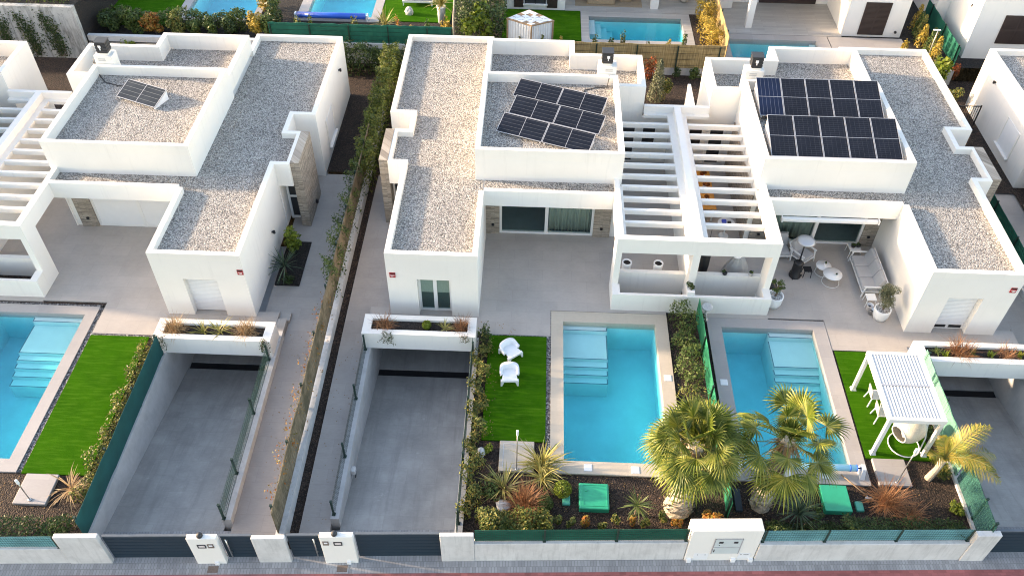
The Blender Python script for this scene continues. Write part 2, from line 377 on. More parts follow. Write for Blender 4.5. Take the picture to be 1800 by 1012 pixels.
# ------------------------------------------------------------------ mesh helpers
class MB:
    def __init__(s): s.v = []; s.f = []
    def add(s, vs, fs):
        o = len(s.v); s.v.extend([tuple(map(float, p)) for p in vs]); s.f.extend([tuple(i + o for i in f) for f in fs]); return s
    def box(s, x0, y0, z0, x1, y1, z1):
        x0, x1 = sorted((x0, x1)); y0, y1 = sorted((y0, y1)); z0, z1 = sorted((z0, z1))
        return s.add([(x0, y0, z0), (x1, y0, z0), (x1, y1, z0), (x0, y1, z0), (x0, y0, z1), (x1, y0, z1), (x1, y1, z1), (x0, y1, z1)],
                     [(0, 3, 2, 1), (4, 5, 6, 7), (0, 1, 5, 4), (1, 2, 6, 5), (2, 3, 7, 6), (3, 0, 4, 7)])
    def rbox(s, x0, y0, z0, x1, y1, z1, r=0.02, seg=3):
        """box with rounded vertical edges and a chamfered top"""
        x0, x1 = sorted((x0, x1)); y0, y1 = sorted((y0, y1))
        pts = []
        for cx, cy, a0 in ((x1 - r, y1 - r, 0), (x0 + r, y1 - r, 90), (x0 + r, y0 + r, 180), (x1 - r, y0 + r, 270)):
            for k in range(seg + 1):
                a = R(a0 + 90 * k / seg); pts.append((cx + r * math.cos(a), cy + r * math.sin(a)))
        mx, my = (x0 + x1) / 2, (y0 + y1) / 2
        def inset(d): return [(mx + (px - mx) * (1 - d / max(.01, (x1 - x0) / 2)), my + (py - my) * (1 - d / max(.01, (y1 - y0) / 2))) for px, py in pts]
        rings = [[(p[0], p[1], z0) for p in inset(r * .4)], [(p[0], p[1], z0 + r * .5) for p in pts], [(p[0], p[1], z1 - r) for p in pts], [(p[0], p[1], z1 - r * .3) for p in inset(r * .3)], [(p[0], p[1], z1) for p in inset(r)]]
        return s.loft(rings)
    def loft(s, rings, cap=True):
        n = len(rings[0]); vs = [p for r in rings for p in r]; fs = []
        for i in range(len(rings) - 1):
            for j in range(n):
                a = i * n + j; b = i * n + (j + 1) % n
                fs.append((a, b, b + n, a + n))
        if cap:
            fs.append(tuple(reversed(range(n)))); fs.append(tuple(range((len(rings) - 1) * n, len(rings) * n)))
        return s.add(vs, fs)
    def prism(s, pts, z0, z1):
        a = sum(pts[i][0] * pts[(i + 1) % len(pts)][1] - pts[(i + 1) % len(pts)][0] * pts[i][1] for i in range(len(pts)))
        if a < 0: pts = pts[::-1]
        return s.loft([[(x, y, z0) for x, y in pts], [(x, y, z1) for x, y in pts]])
    def quad(s, a, b, c, d): return s.add([a, b, c, d], [(0, 1, 2, 3)])
    def slab(s, a, b, c, d, t):
        """four top corners and a thickness downward"""
        top = [a, b, c, d]; bot = [(p[0], p[1], p[2] - t) for p in top]
        return s.add(bot + top, [(3, 2, 1, 0), (4, 5, 6, 7), (0, 1, 5, 4), (1, 2, 6, 5), (2, 3, 7, 6), (3, 0, 4, 7)])
    def lathe(s, prof, c=(0, 0, 0), seg=20, cap=True):
        rings = [[(c[0] + r * math.cos(2 * PI * k / seg), c[1] + r * math.sin(2 * PI * k / seg), c[2] + z) for k in range(seg)] for r, z in prof]
        return s.loft(rings, cap)
    def tube(s, path, r, seg=8, cap=True):
        path = [Vector(p) for p in path]; rings = []
        rs = r if isinstance(r, (list, tuple)) else [r] * len(path)
        up = None
        for i, p in enumerate(path):
            d = (path[min(i + 1, len(path) - 1)] - path[max(i - 1, 0)]).normalized()
            if up is None: up = Vector((0, 0, 1)) if abs(d.z) < 0.9 else Vector((1, 0, 0))
            u = d.cross(up).normalized(); w = u.cross(d).normalized(); up = w
            rings.append([tuple(p + u * rs[i] * math.cos(2 * PI * k / seg) + w * rs[i] * math.sin(2 * PI * k / seg)) for k in range(seg)])
        return s.loft(rings, cap)
    def bar(s, a, b, w, h=None):
        a, b = Vector(a), Vector(b); d = (b - a).normalized(); h = h or w
        up = Vector((0, 0, 1)) if abs(d.z) < 0.95 else Vector((0, 1, 0))
        u = d.cross(up).normalized() * w / 2; v = u.cross(d).normalized() * h / 2
        return s.loft([[tuple(p + u * i + v * j) for i, j in ((-1, -1), (1, -1), (1, 1), (-1, 1))] for p in (a, b)])
    def build(s, name, mat, parent=None, smooth=False, **props):
        me = bpy.data.meshes.new(name); me.from_pydata(s.v, [], s.f); me.materials.append(M[mat] if isinstance(mat, str) else mat)
        if smooth: me.polygons.foreach_set('use_smooth', [True] * len(me.polygons))
        me.update()
        import bmesh
        bm = bmesh.new(); bm.from_mesh(me); bmesh.ops.recalc_face_normals(bm, faces=bm.faces); bm.to_mesh(me); bm.free()
        return link(name, me, parent, props)

def link(name, me, parent, props):
    o = bpy.data.objects.new(name, me); C.objects.link(o)
    if parent is not None:
        o.parent = parent
        w = parent_loc(parent)
        o.matrix_parent_inverse = Matrix.Translation(-w)
    for k, v in props.items(): o[k] = v
    return o

def parent_loc(p):
    w = Vector((0, 0, 0))
    if p.type == 'EMPTY': w = Vector(p.location)
    return w

def leaves_build(name, arr, mat, parent=None, **props):
    """arr: (n, k, 3) corner points of n small leaves; one mesh"""
    n, k, _ = arr.shape
    me = bpy.data.meshes.new(name)
    me.vertices.add(n * k); me.vertices.foreach_set('co', arr.reshape(-1).astype(np.float32))
    me.loops.add(n * k); me.loops.foreach_set('vertex_index', np.arange(n * k, dtype=np.int32))
    me.polygons.add(n); me.polygons.foreach_set('loop_start', np.arange(0, n * k, k, dtype=np.int32)); me.polygons.foreach_set('loop_total', np.full(n, k, dtype=np.int32))
    me.materials.append(M[mat] if isinstance(mat, str) else mat)
    me.update(calc_edges=True); me.validate()
    return link(name, me, parent, props)

def thing(name, label, cat, loc=(0, 0, 0), group=None, rz=0.0):
    o = bpy.data.objects.new(name, None); C.objects.link(o)
    o.empty_display_size = 0.2
    o.location = loc; o.rotation_euler = (0, 0, rz); o['label'] = label; o['category'] = cat
    if group: o['group'] = group
    return o
def solo(mb, name, mat, label, cat, group=None, smooth=False):
    p = dict(label=label, category=cat)
    if group: p['group'] = group
    return mb.build(name, mat, None, smooth, **p)
def struct(mb, name, mat): return mb.build(name, mat, None, False, kind='structure')
def dup(root, loc, rz=0.0, label=None, group=None):
    r = root.copy(); C.objects.link(r); r.location = loc; r.rotation_euler = (0, 0, rz)
    if label: r['label'] = label
    if group: r['group'] = group
    def rec(src, dst):
        for ch in list(src.children):
            c = ch.copy(); C.objects.link(c); c.parent = dst; c.matrix_parent_inverse = ch.matrix_parent_inverse.copy()
            rec(ch, c)
    rec(root, r)
    return r

# ------------------------------------------------------------------ plants
def rng_(seed): return np.random.default_rng(seed)
def leaf_quads(P, Nrm, size, aspect, rng):
    """diamond leaves centred on P whose normals scatter round Nrm"""
    n = len(P)
    nr = Nrm + rng.normal(0, 0.55, (n, 3)); nr /= np.linalg.norm(nr, axis=1)[:, None] + 1e-9
    t = rng.normal(0, 1, (n, 3)); t -= (t * nr).sum(1)[:, None] * nr; t /= np.linalg.norm(t, axis=1)[:, None] + 1e-9
    b = np.cross(nr, t)
    L = (size * rng.uniform(0.6, 1.35, n))[:, None]; W = L * aspect
    return np.stack([P - t * L * .5, P + b * W * .5 - t * L * .05, P + t * L * .5, P - b * W * .5 - t * L * .05], 1)
def blob_points(n, c, r, rng, lumps=9, hollow=0.55):
    """points through an uneven crown made of overlapping lumps"""
    c = np.array(c, float); r = np.array(r, float)
    lc = rng.normal(0, 1, (lumps, 3)); lc /= np.linalg.norm(lc, axis=1)[:, None]; lc *= rng.uniform(.25, .72, lumps)[:, None]
    lr = rng.uniform(.32, .55, lumps)
    k = rng.integers(0, lumps, n)
    d = rng.normal(0, 1, (n, 3)); d /= np.linalg.norm(d, axis=1)[:, None]
    rad = lr[k] * (hollow + (1 - hollow) * rng.uniform(0, 1, n) ** .5)
    p = lc[k] + d * rad[:, None]
    return c + p * r, d * .8 + np.array([0, 0, .5])
def bush(name, c, r, n, size, mat, label, cat='shrub', group=None, seed=1, lumps=9, aspect=.5, stem='bark', rng=None):
    """a shrub standing on the ground: foliage and stems"""
    rng = rng or rng_(seed)
    base = (c[0], c[1], c[2] - r[2])
    t = thing(name, label, cat, base, group)
    P, D = blob_points(n, c, r, rng, lumps)
    P[:, 2] = np.maximum(P[:, 2], base[2] + .02)
    leaves_build('foliage', leaf_quads(P, D, size, aspect, rng), mat, t)
    mb = MB()
    for k in range(4):
        a = rng.uniform(0, 6.28); q = (base[0] + r[0] * .45 * math.cos(a), base[1] + r[1] * .45 * math.sin(a), c[2] + r[2] * .2)
        mb.tube([base, (base[0] * .6 + q[0] * .4, base[1] * .6 + q[1] * .4, base[2] * .5 + q[2] * .5), q], [.03 * max(r[2], .3), .022 * max(r[2], .3), .008], 5)
    mb.build('stem', stem, t)
    return t
def hedge_pts(n, x0, y0, z0, x1, y1, z1, rng, wob=.10):
    P = rng.uniform(0, 1, (n, 3))
    face = rng.uniform(0, 1, n)
    P[:, 2] = np.where(face < .35, rng.uniform(.82, 1.0, n), P[:, 2])
    P[:, 0] = np.where((face > .35) & (face < .6), np.round(P[:, 0]) * .86 + rng.uniform(0, .14, n), P[:, 0])
    Q = np.array([x0, y0, z0]) + P * np.array([x1 - x0, y1 - y0, z1 - z0])
    w = np.sin(Q[:, 1] * 3.1 + Q[:, 0] * 2) * .5 + np.sin(Q[:, 1] * 7.3) * .3 + np.sin(Q[:, 0] * 6.1 + 1) * .4
    Q[:, 2] += w * wob * P[:, 2] * 2; Q[:, 0] += np.sin(Q[:, 1] * 5.0 + 2) * wob; Q += rng.normal(0, .035, (n, 3))
    D = np.stack([(P[:, 0] - .5) * 1.2, (P[:, 1] - .5) * .3, P[:, 2]], 1)
    return Q, D
def blade_strip(base, az, el, L, w, droop, rng=None, seg=4, fold=0.0):
    """centre line of an arching blade -> list of quads"""
    d = np.array([math.cos(az) * math.cos(el), math.sin(az) * math.cos(el), math.sin(el)])
    side = np.array([-math.sin(az), math.cos(az), 0.0])
    p = np.array(base, float); out = []; pts = []
    for i in range(seg + 1):
        t = i / seg
        ww = w * (1 - t ** 1.8) * (0.55 + 0.9 * min(t * 2.2, 1) * .5) + w * .03
        pts.append((p - side * ww / 2, p + side * ww / 2))
        d = d + np.array([0, 0, -droop / seg]); d /= np.linalg.norm(d)
        p = p + d * L / seg
    for i in range(seg): out.append(np.array([pts[i][0], pts[i][1], pts[i + 1][1], pts[i + 1][0]]))
    return out
def rosette_mb(c, n, L, w, rng, el=(20, 85), droop=.9, seg=4, spread=.04):
    mb = MB()
    for k in range(n):
        az = rng.uniform(0, 2 * PI); e = R(rng.uniform(*el)); b = (c[0] + spread * rng.normal(), c[1] + spread * rng.normal(), c[2])
        q = blade_strip(b, az, e, L * rng.uniform(.7, 1.15), w * rng.uniform(.7, 1.2), droop * rng.uniform(.4, 1.3), rng, seg)
        o = len(mb.v); vs = [q[0][0], q[0][1]] + [x for s_ in q for x in (s_[3], s_[2])]
        mb.add(vs, [(2 * i, 2 * i + 1, 2 * i + 3, 2 * i + 2) for i in range(seg)])
    return mb
def rosette(name, c, n, L, w, mat, label, cat='plant', group=None, seed=1, el=(20, 85), droop=.9, spread=.04, trunk=0.0, seg=4):
    rng = rng_(seed)
    if trunk <= 0:
        return solo(rosette_mb(c, n, L, w, rng, el, droop, seg, spread), name, mat, label, cat, group)
    t = thing(name, label, cat, c, group)
    MB().tube([c, (c[0] + .01, c[1], c[2] + trunk)], [.05, .04], 8).build('trunk', 'bark', t)
    rosette_mb((c[0] + .01, c[1], c[2] + trunk), n, L, w, rng, el, droop, seg, spread).build('foliage', mat, t)
    return t
SKY, SUN, EXPO = 0.15, 2.4, 2.22
# ================================================================== STREET FRAME, GROUND
SA = 0.05
LOCAL = set()
def ys(x): return 13.2 + math.tan(SA) * x
def street(o):
    o.location = (0, 13.2, 0); o.rotation_euler = (0, 0, SA); return o
def sthing(name, label, cat, group=None):
    t = thing(name, label, cat, (0, 13.2, 0), group, SA); LOCAL.add(t.name); return t
_pl = parent_loc
def parent_loc(p):
    if p.name in LOCAL: return Vector((0, 0, 0))
    return _pl(p)

AX_C, AX_D, AX_A, AX_G = 6.42, 6.42, -22.33, -22.03      # party-wall axes of the house pairs (AX_G: the left garden)

def pz(y):      # height of the side paths
    pts = [(12.5, -.68), (13.6, -.65), (21.5, -.30), (24, -.2), (33, -.12)]
    for (a, za), (b, zb) in zip(pts, pts[1:]):
        if y <= b: return za + (zb - za) * (y - a) / (b - a)
    return -.12

holes = [(-21.0, 15.7, -17.2, 22.5), (1.4, 16.5, 5.1, 23.0), (7.55, 16.65, 11.25, 23.0),      # pools
         (-13.6, -9, -5.9, 32.0), (-13.6, -9, -9.6, 26.9), (-7.0, -9, -1.9, 22.2), (-6.2, 22, -2, 26.9), (14.7, -9, 22.3, 22.2), (14.7, 22, 18.9, 26.9), (18.9, 22, 22.3, 32.0),
         (3.5, 23.75, 6.4, 24.95), (6.4, 23.75, 9.3, 24.95)]
xs = sorted({-70, 70} | {h[0] for h in holes} | {h[2] for h in holes})
yy = sorted({0, 41.6} | {h[1] for h in holes if h[1] > 0} | {h[3] for h in holes})
mb = MB()
for a, b in zip(xs, xs[1:]):
    for c, d in zip(yy, yy[1:]):
        mx, my = (a + b) / 2, max((c + d) / 2, 1)
        if any(h[0] < mx < h[2] and h[1] < my < h[3] for h in holes): continue
        ca = ys(a) + .15 if c == 0 else c; cb = ys(b) + .15 if c == 0 else c
        mb.quad((a, ca, -.06), (b, cb, -.06), (b, d, -.06), (a, d, -.06))
struct(mb, 'garden_soil', 'soil')
rh = [(-20.4, 44.3, -15.8, 51.9), (-13.6, 44.7, -9.0, 51.9), (2.6, 42.9, 8.6, 46.4), (10.3, 41.6, 16.0, 44.3)]
xs = sorted({-70, 70} | {h[0] for h in rh} | {h[2] for h in rh}); yy = sorted({41.6, 140} | {h[1] for h in rh} | {h[3] for h in rh}); mb = MB()
for a, b in zip(xs, xs[1:]):
    for c, d in zip(yy, yy[1:]):
        if not any(h[0] < (a + b) / 2 < h[2] and h[1] < (c + d) / 2 < h[3] for h in rh): mb.quad((a, c, .76), (b, c, .76), (b, d, .76), (a, d, .76))
struct(mb, 'rear_ground', 'soil_dark')
mb = MB(); mb.quad((-300, -200, -4.0), (300, -200, -4.0), (300, 300, -4.0), (-300, 300, -4.0)); struct(mb, 'ground', 'soil_dark')

# sidewalk, red strip and road in the street frame
mb = MB(); mb.box(-70, -.40, -.9, 70, 1.1, -.70); street(struct(mb, 'sidewalk', 'sidewalk'))
mb = MB(); mb.box(-70, -.72, -.9, 70, -.402, -.696); street(struct(mb, 'red_pavement', 'red_paving'))
mb = MB(); mb.box(-70, -.90, -1.0, 70, -.722, -.692); street(struct(mb, 'kerb', 'concrete'))
mb = MB(); mb.box(-70, -9.5, -1.1, 70, -.902, -.82); street(struct(mb, 'road', 'road'))

# side paths: strips that fall towards the street
def path_strip(name, x0, x1, ylist, mat, dz=0.0, thick=.4):
    mb = MB()
    for a, b in zip(ylist, ylist[1:]):
        fa0 = ys(x0) + .25 if a < 13.6 else a; fa1 = ys(x1) + .25 if a < 13.6 else a
        mb.slab((x0, fa0, pz(a) + dz), (x1, fa1, pz(a) + dz), (x1, b, pz(b) + dz), (x0, b, pz(b) + dz), thick)
    return struct(mb, name, mat)
path_strip('side_path', -7.15, -6.16, [13.3, 21.5, 23.42], 'path')
path_strip('side_path', -7.15, -5.30, [23.42, 28.6, 31.95], 'path')
path_strip('side_path', -9.36, -7.74, [13.3, 21.5, 22.6], 'path')
path_strip('side_path', -10.4, -7.74, [22.6, 28.2, 31.9], 'path')
path_strip('side_path', 19.02, 20.2, [13.8, 21.5, 23.3], 'path')
path_strip('side_path', 18.1, 20.2, [23.3, 28.6, 32.0], 'path')
path_strip('side_path', 20.95, 23.4, [13.8, 21.5, 32.3], 'path')
path_strip('planting_strip', -7.46, -7.15, [13.3, 21.5, 32.0], 'soil', -.05)
path_strip('planting_strip', 20.46, 20.95, [13.8, 21.5, 32.0], 'soil_dark', -.05)

# ramps down to the garages
def ramp(x0, x1, gy):
    mb = MB()
    mb.slab((x0, ys(x0) + .9, -.705), (x1, ys(x1) + .9, -.705), (x1, 21.62, -2.10), (x0, 21.62, -2.10), .3)
    mb.slab((x0, 22.0, -2.14), (x1, 22.0, -2.14), (x1, 27, -2.2), (x0, 27, -2.2), .3)
    struct(mb, 'driveway', 'ramp')
    mb = MB(); mb.box(x0, 21.62, -2.5, x1, 22.0, -2.20)
    struct(mb, 'drain_channel', 'black')
    mb = MB(); mb.box(x0 - .2, 27, -2.5, x1 + .2, 27.2, -.47).box(x0 - .2, 22.28, -.62, x1 + .2, 27, -.46)
    mb.box(x0 - .2, 22.28, -2.6, x0, 27, -.63).box(x1, 22.28, -2.6, x1 + .2, 27, -.63); mb.box(x0 - .2, 21.9, -2.6, x0, 22.279, -.03).box(x1, 21.9, -2.6, x1 + .2, 22.279, -.35)
    struct(mb, 'garage_shell', 'concrete_ramp')
ramp(-13.5, -9.65, 0); ramp(-5.87, -2.05, 0); ramp(14.78, 18.72, 0)

def sloped_wall(x0, x1, y0, y1, zt, bottom=-3.0):
    """wall along y whose top follows zt(y)"""
    mb = MB(); a, b = ys(x0) + y0, y1
    mb.add([(x0, a, bottom), (x1, a, bottom), (x1, b, bottom), (x0, b, bottom), (x0, a, zt(a)), (x1, a, zt(a)), (x1, b, zt(b)), (x0, b, zt(b))],
           [(0, 3, 2, 1), (4, 5, 6, 7), (0, 1, 5, 4), (1, 2, 6, 5), (2, 3, 7, 6), (3, 0, 4, 7)])
    return mb
solo(sloped_wall(-6.15, -5.87, 1.3, 21.9, lambda y: pz(y) + .33), 'retaining_wall', 'concrete_ramp', 'grey ramp wall left of the central driveway carrying five dark posts', 'wall', 'ramp retaining walls')
solo(sloped_wall(-2.05, -1.80, .35, 21.9, lambda y: .06), 'retaining_wall', 'concrete_ramp', 'grey ramp wall between the central driveway and the chair lawn', 'wall', 'ramp retaining walls')
solo(sloped_wall(-9.65, -9.36, 1.3, 21.9, lambda y: pz(y) + .33), 'retaining_wall', 'concrete_light', 'pale ramp wall right of the left driveway under a sheer green fence', 'wall', 'ramp retaining walls')
solo(sloped_wall(-13.75, -13.5, .3, 21.9, lambda y: .06), 'retaining_wall', 'concrete_ramp', 'broad bare concrete ramp wall below the dark teal screen', 'wall', 'ramp retaining walls')
solo(sloped_wall(14.53, 14.78, .3, 21.9, lambda y: .06), 'retaining_wall', 'concrete_light', 'pale ramp wall below the mint screen beside the white gazebo', 'wall', 'ramp retaining walls')
solo(sloped_wall(18.72, 19.0, 1.3, 21.9, lambda y: pz(y) + .33), 'retaining_wall', 'concrete_ramp', 'grey ramp wall on the far right side of the right driveway', 'wall', 'ramp retaining walls')
solo(sloped_wall(-7.74, -7.46, .3, 36.5, lambda y: pz(y) + .55), 'low_wall', 'concrete_light', 'long low pale wall under the reed fence between the two side paths', 'wall', 'low plot walls')
solo(sloped_wall(20.2, 20.46, .3, 36.5, lambda y: pz(y) + .45), 'low_wall', 'concrete', 'low wall on the side path right of the right house', 'wall', 'low plot walls')

# ------------------------------------------------------------------ terraces
def terrace(ax, s, yl, dy=0.0, lc=5.47):
    """tiled terrace round one house; l is the distance from the party wall"""
    X = lambda l: ax + s * l
    mb = MB()
    def rc(l0, y0, l1, y1): mb.box(X(l0), y0, -.22, X(l1), y1, 0)
    rc(lc, yl, 8.2, 22.27 + dy); rc(lc, 22.27 + dy, 8.32, 28.05 + dy); rc(8.32, 22.27 + dy, 12.58, 23.3 + dy)
    rc(3.1, 23.53 + dy, lc, 28.05 + dy); rc(0.14, 25.1 + dy, 3.1, 33.4 + dy); rc(2.87, 24.0 + dy, 3.1, 25.1 + dy)
    if s < 0: rc(.9, 23.53 + dy, 3.1, 23.7 + dy)
    else: rc(0.6, 23.46 + dy, 3.1, 23.7 + dy)
    mb.box(X(12.58), 21.6 + dy, -.5, X(12.6), 23.4 + dy, -.001)
    return struct(mb, 'terrace', 'terrace')
terrace(AX_C, -1, 22.17); terrace(AX_D, 1, 21.98, 0, 5.30); terrace(AX_A, 1, 21.5, -.4, 5.67)
# two steps from the left house's terrace down to its path
mb = MB(); mb.box(-10.3, 21.6, -.6, -9.38, 22.6, -.02).box(-10.3, 22.602, -.6, -9.30, 23.05, -.13)
struct(mb, 'terrace_step', 'terrace')
mb = MB(); mb.box(-6.16, 22.25, -.6, -5.3, 23.42, -.004); struct(mb, 'terrace_step', 'terrace')

def ring(mb, x0, y0, x1, y1, a0, b0, a1, b1, z0, z1):
    """four butted slabs between an outer and an inner rectangle"""
    mb.box(x0, b1, z0, x1, y1, z1).box(x0, y0, z0, x1, b0, z1).box(x0, b0, z0, a0, b1, z1).box(a1, b0, z0, x1, b1, z1)
    return mb

def pool(label, cop, inn, steps_x, steps_y, cmat, skimmers=(), z=0.0, wl=-.13, deep=-1.55, basin='basin'):
    (x0, y0, x1, y1), (a0, b0, a1, b1) = cop, inn
    t = thing('swimming_pool', label, 'swimming pool', ((a0 + a1) / 2, (b0 + b1) / 2, z), 'swimming pools')
    ring(MB(), x0, y0, x1, y1, a0, b0, a1, b1, z - .3, z + .012).build('coping', cmat, t)
    mb = ring(MB(), x0 + .1, y0 + .1, x1 - .1, y1 - .1, a0, b0, a1, b1, z + deep, z - .302)
    mb.box(x0 + .1, y0 + .1, z + deep - .2, x1 - .1, y1 - .1, z + deep - .002)
    mb.build('basin', basin, t)
    mb = MB(); e = .004; mb.box(a0 + e, b0 + e, z + deep + e, a1 - e, b1 - e, z + wl); mb.build('water', 'water', t)
    if steps_x:
        sx0, sx1 = steps_x; zs = z + wl
        for i, ((ya, yb), dz) in enumerate(zip(zip(steps_y, steps_y[1:]), (.10, .30, .42, .54, .66, .78))):
            mb = MB(); mb.box(max(sx0, a0 + .006), max(yb, b0), z + deep + .006, min(sx1, a1 - .006), min(ya, b1 - .006) - .003, zs - dz)
            so_ = mb.build('step', 'pool_tile', t)
            xa, xb = max(sx0, a0 + .006), min(sx1, a1 - .006)
            mb = MB(); mb.box(xa + .003, max(yb, b0) + .003, zs - dz, xb - .003, max(yb, b0) + .035, zs - dz + .004)
            mb.box(xb - .035 if sx0 <= a0 + .05 else xa + .003, max(yb, b0) + .036, zs - dz, xb - .003 if sx0 <= a0 + .05 else xa + .035, min(ya, b1 - .006) - .04, zs - dz + .004); mb.build('step_edge', 'mosaic', so_)
    for (sx, sy) in skimmers:
        mb = MB(); mb.rbox(sx - .14, sy - .14, z + .012, sx + .14, sy + .14, z + .03, .02); mb.build('skimmer_lid', 'white_plastic', t)
    return t
pool('central pool with sand coloured coping beside the lawn with two chairs', (.97, 16.05, 5.52, 23.5), (1.44, 16.55, 5.04, 22.95), (1.44, 3.17), (22.95, 22.72, 21.44, 21.12, 20.83, 20.53), 'coping_sand', ((5.3, 20.3), (2.25, 16.3), (3.85, 16.28)))
pool('right pool with grey coping beside the white gazebo', (7.08, 16.03, 11.70, 23.44), (7.62, 16.72, 11.19, 22.96), (9.48, 11.19), (22.96, 22.72, 21.38, 21.09, 20.83, 20.51, 20.18), 'coping_grey', ((7.35, 20.2), (9.0, 16.38), (10.2, 16.38)))
pool('left pool cut by the photo edge with grey coping beside a bare lawn', (-21.4, 15.28, -16.84, 22.86), (-20.88, 15.78, -17.28, 22.42), (-19.35, -17.28), (22.42, 22.18, 20.74, 20.45, 20.15, 19.85, 19.5), 'coping_grey', ())

def strip(x0, y0, x1, y1, mat, name='pebble_strip', z=-.02):
    mb = MB(); mb.box(x0, y0, -.2, x1, y1, z); struct(mb, name, mat)
strip(-1.42, 17.28, .80, 22.12, 'lawn', 'lawn', .0); strip(.80, 16.05, .97, 23.5, 'pebble'); strip(-1.5, 22.12, .80, 22.17, 'pebble'); strip(.8, 23.5, 5.6, 23.53, 'soil_dark')
strip(11.78, 17.12, 14.03, 21.93, 'lawn', 'lawn', .0); strip(11.70, 16.0, 11.78, 21.97, 'soil', z=-.03); strip(11.78, 21.93, 14.3, 21.98, 'soil_dark')
strip(-16.66, 15.26, -14.42, 21.40, 'lawn', 'lawn', .0); strip(-16.84, 15.28, -16.66, 22.95, 'pebble'); strip(-21.6, 22.86, -16.66, 22.98, 'pebble'); strip(-16.66, 21.40, -14.2, 21.5, 'pebble')

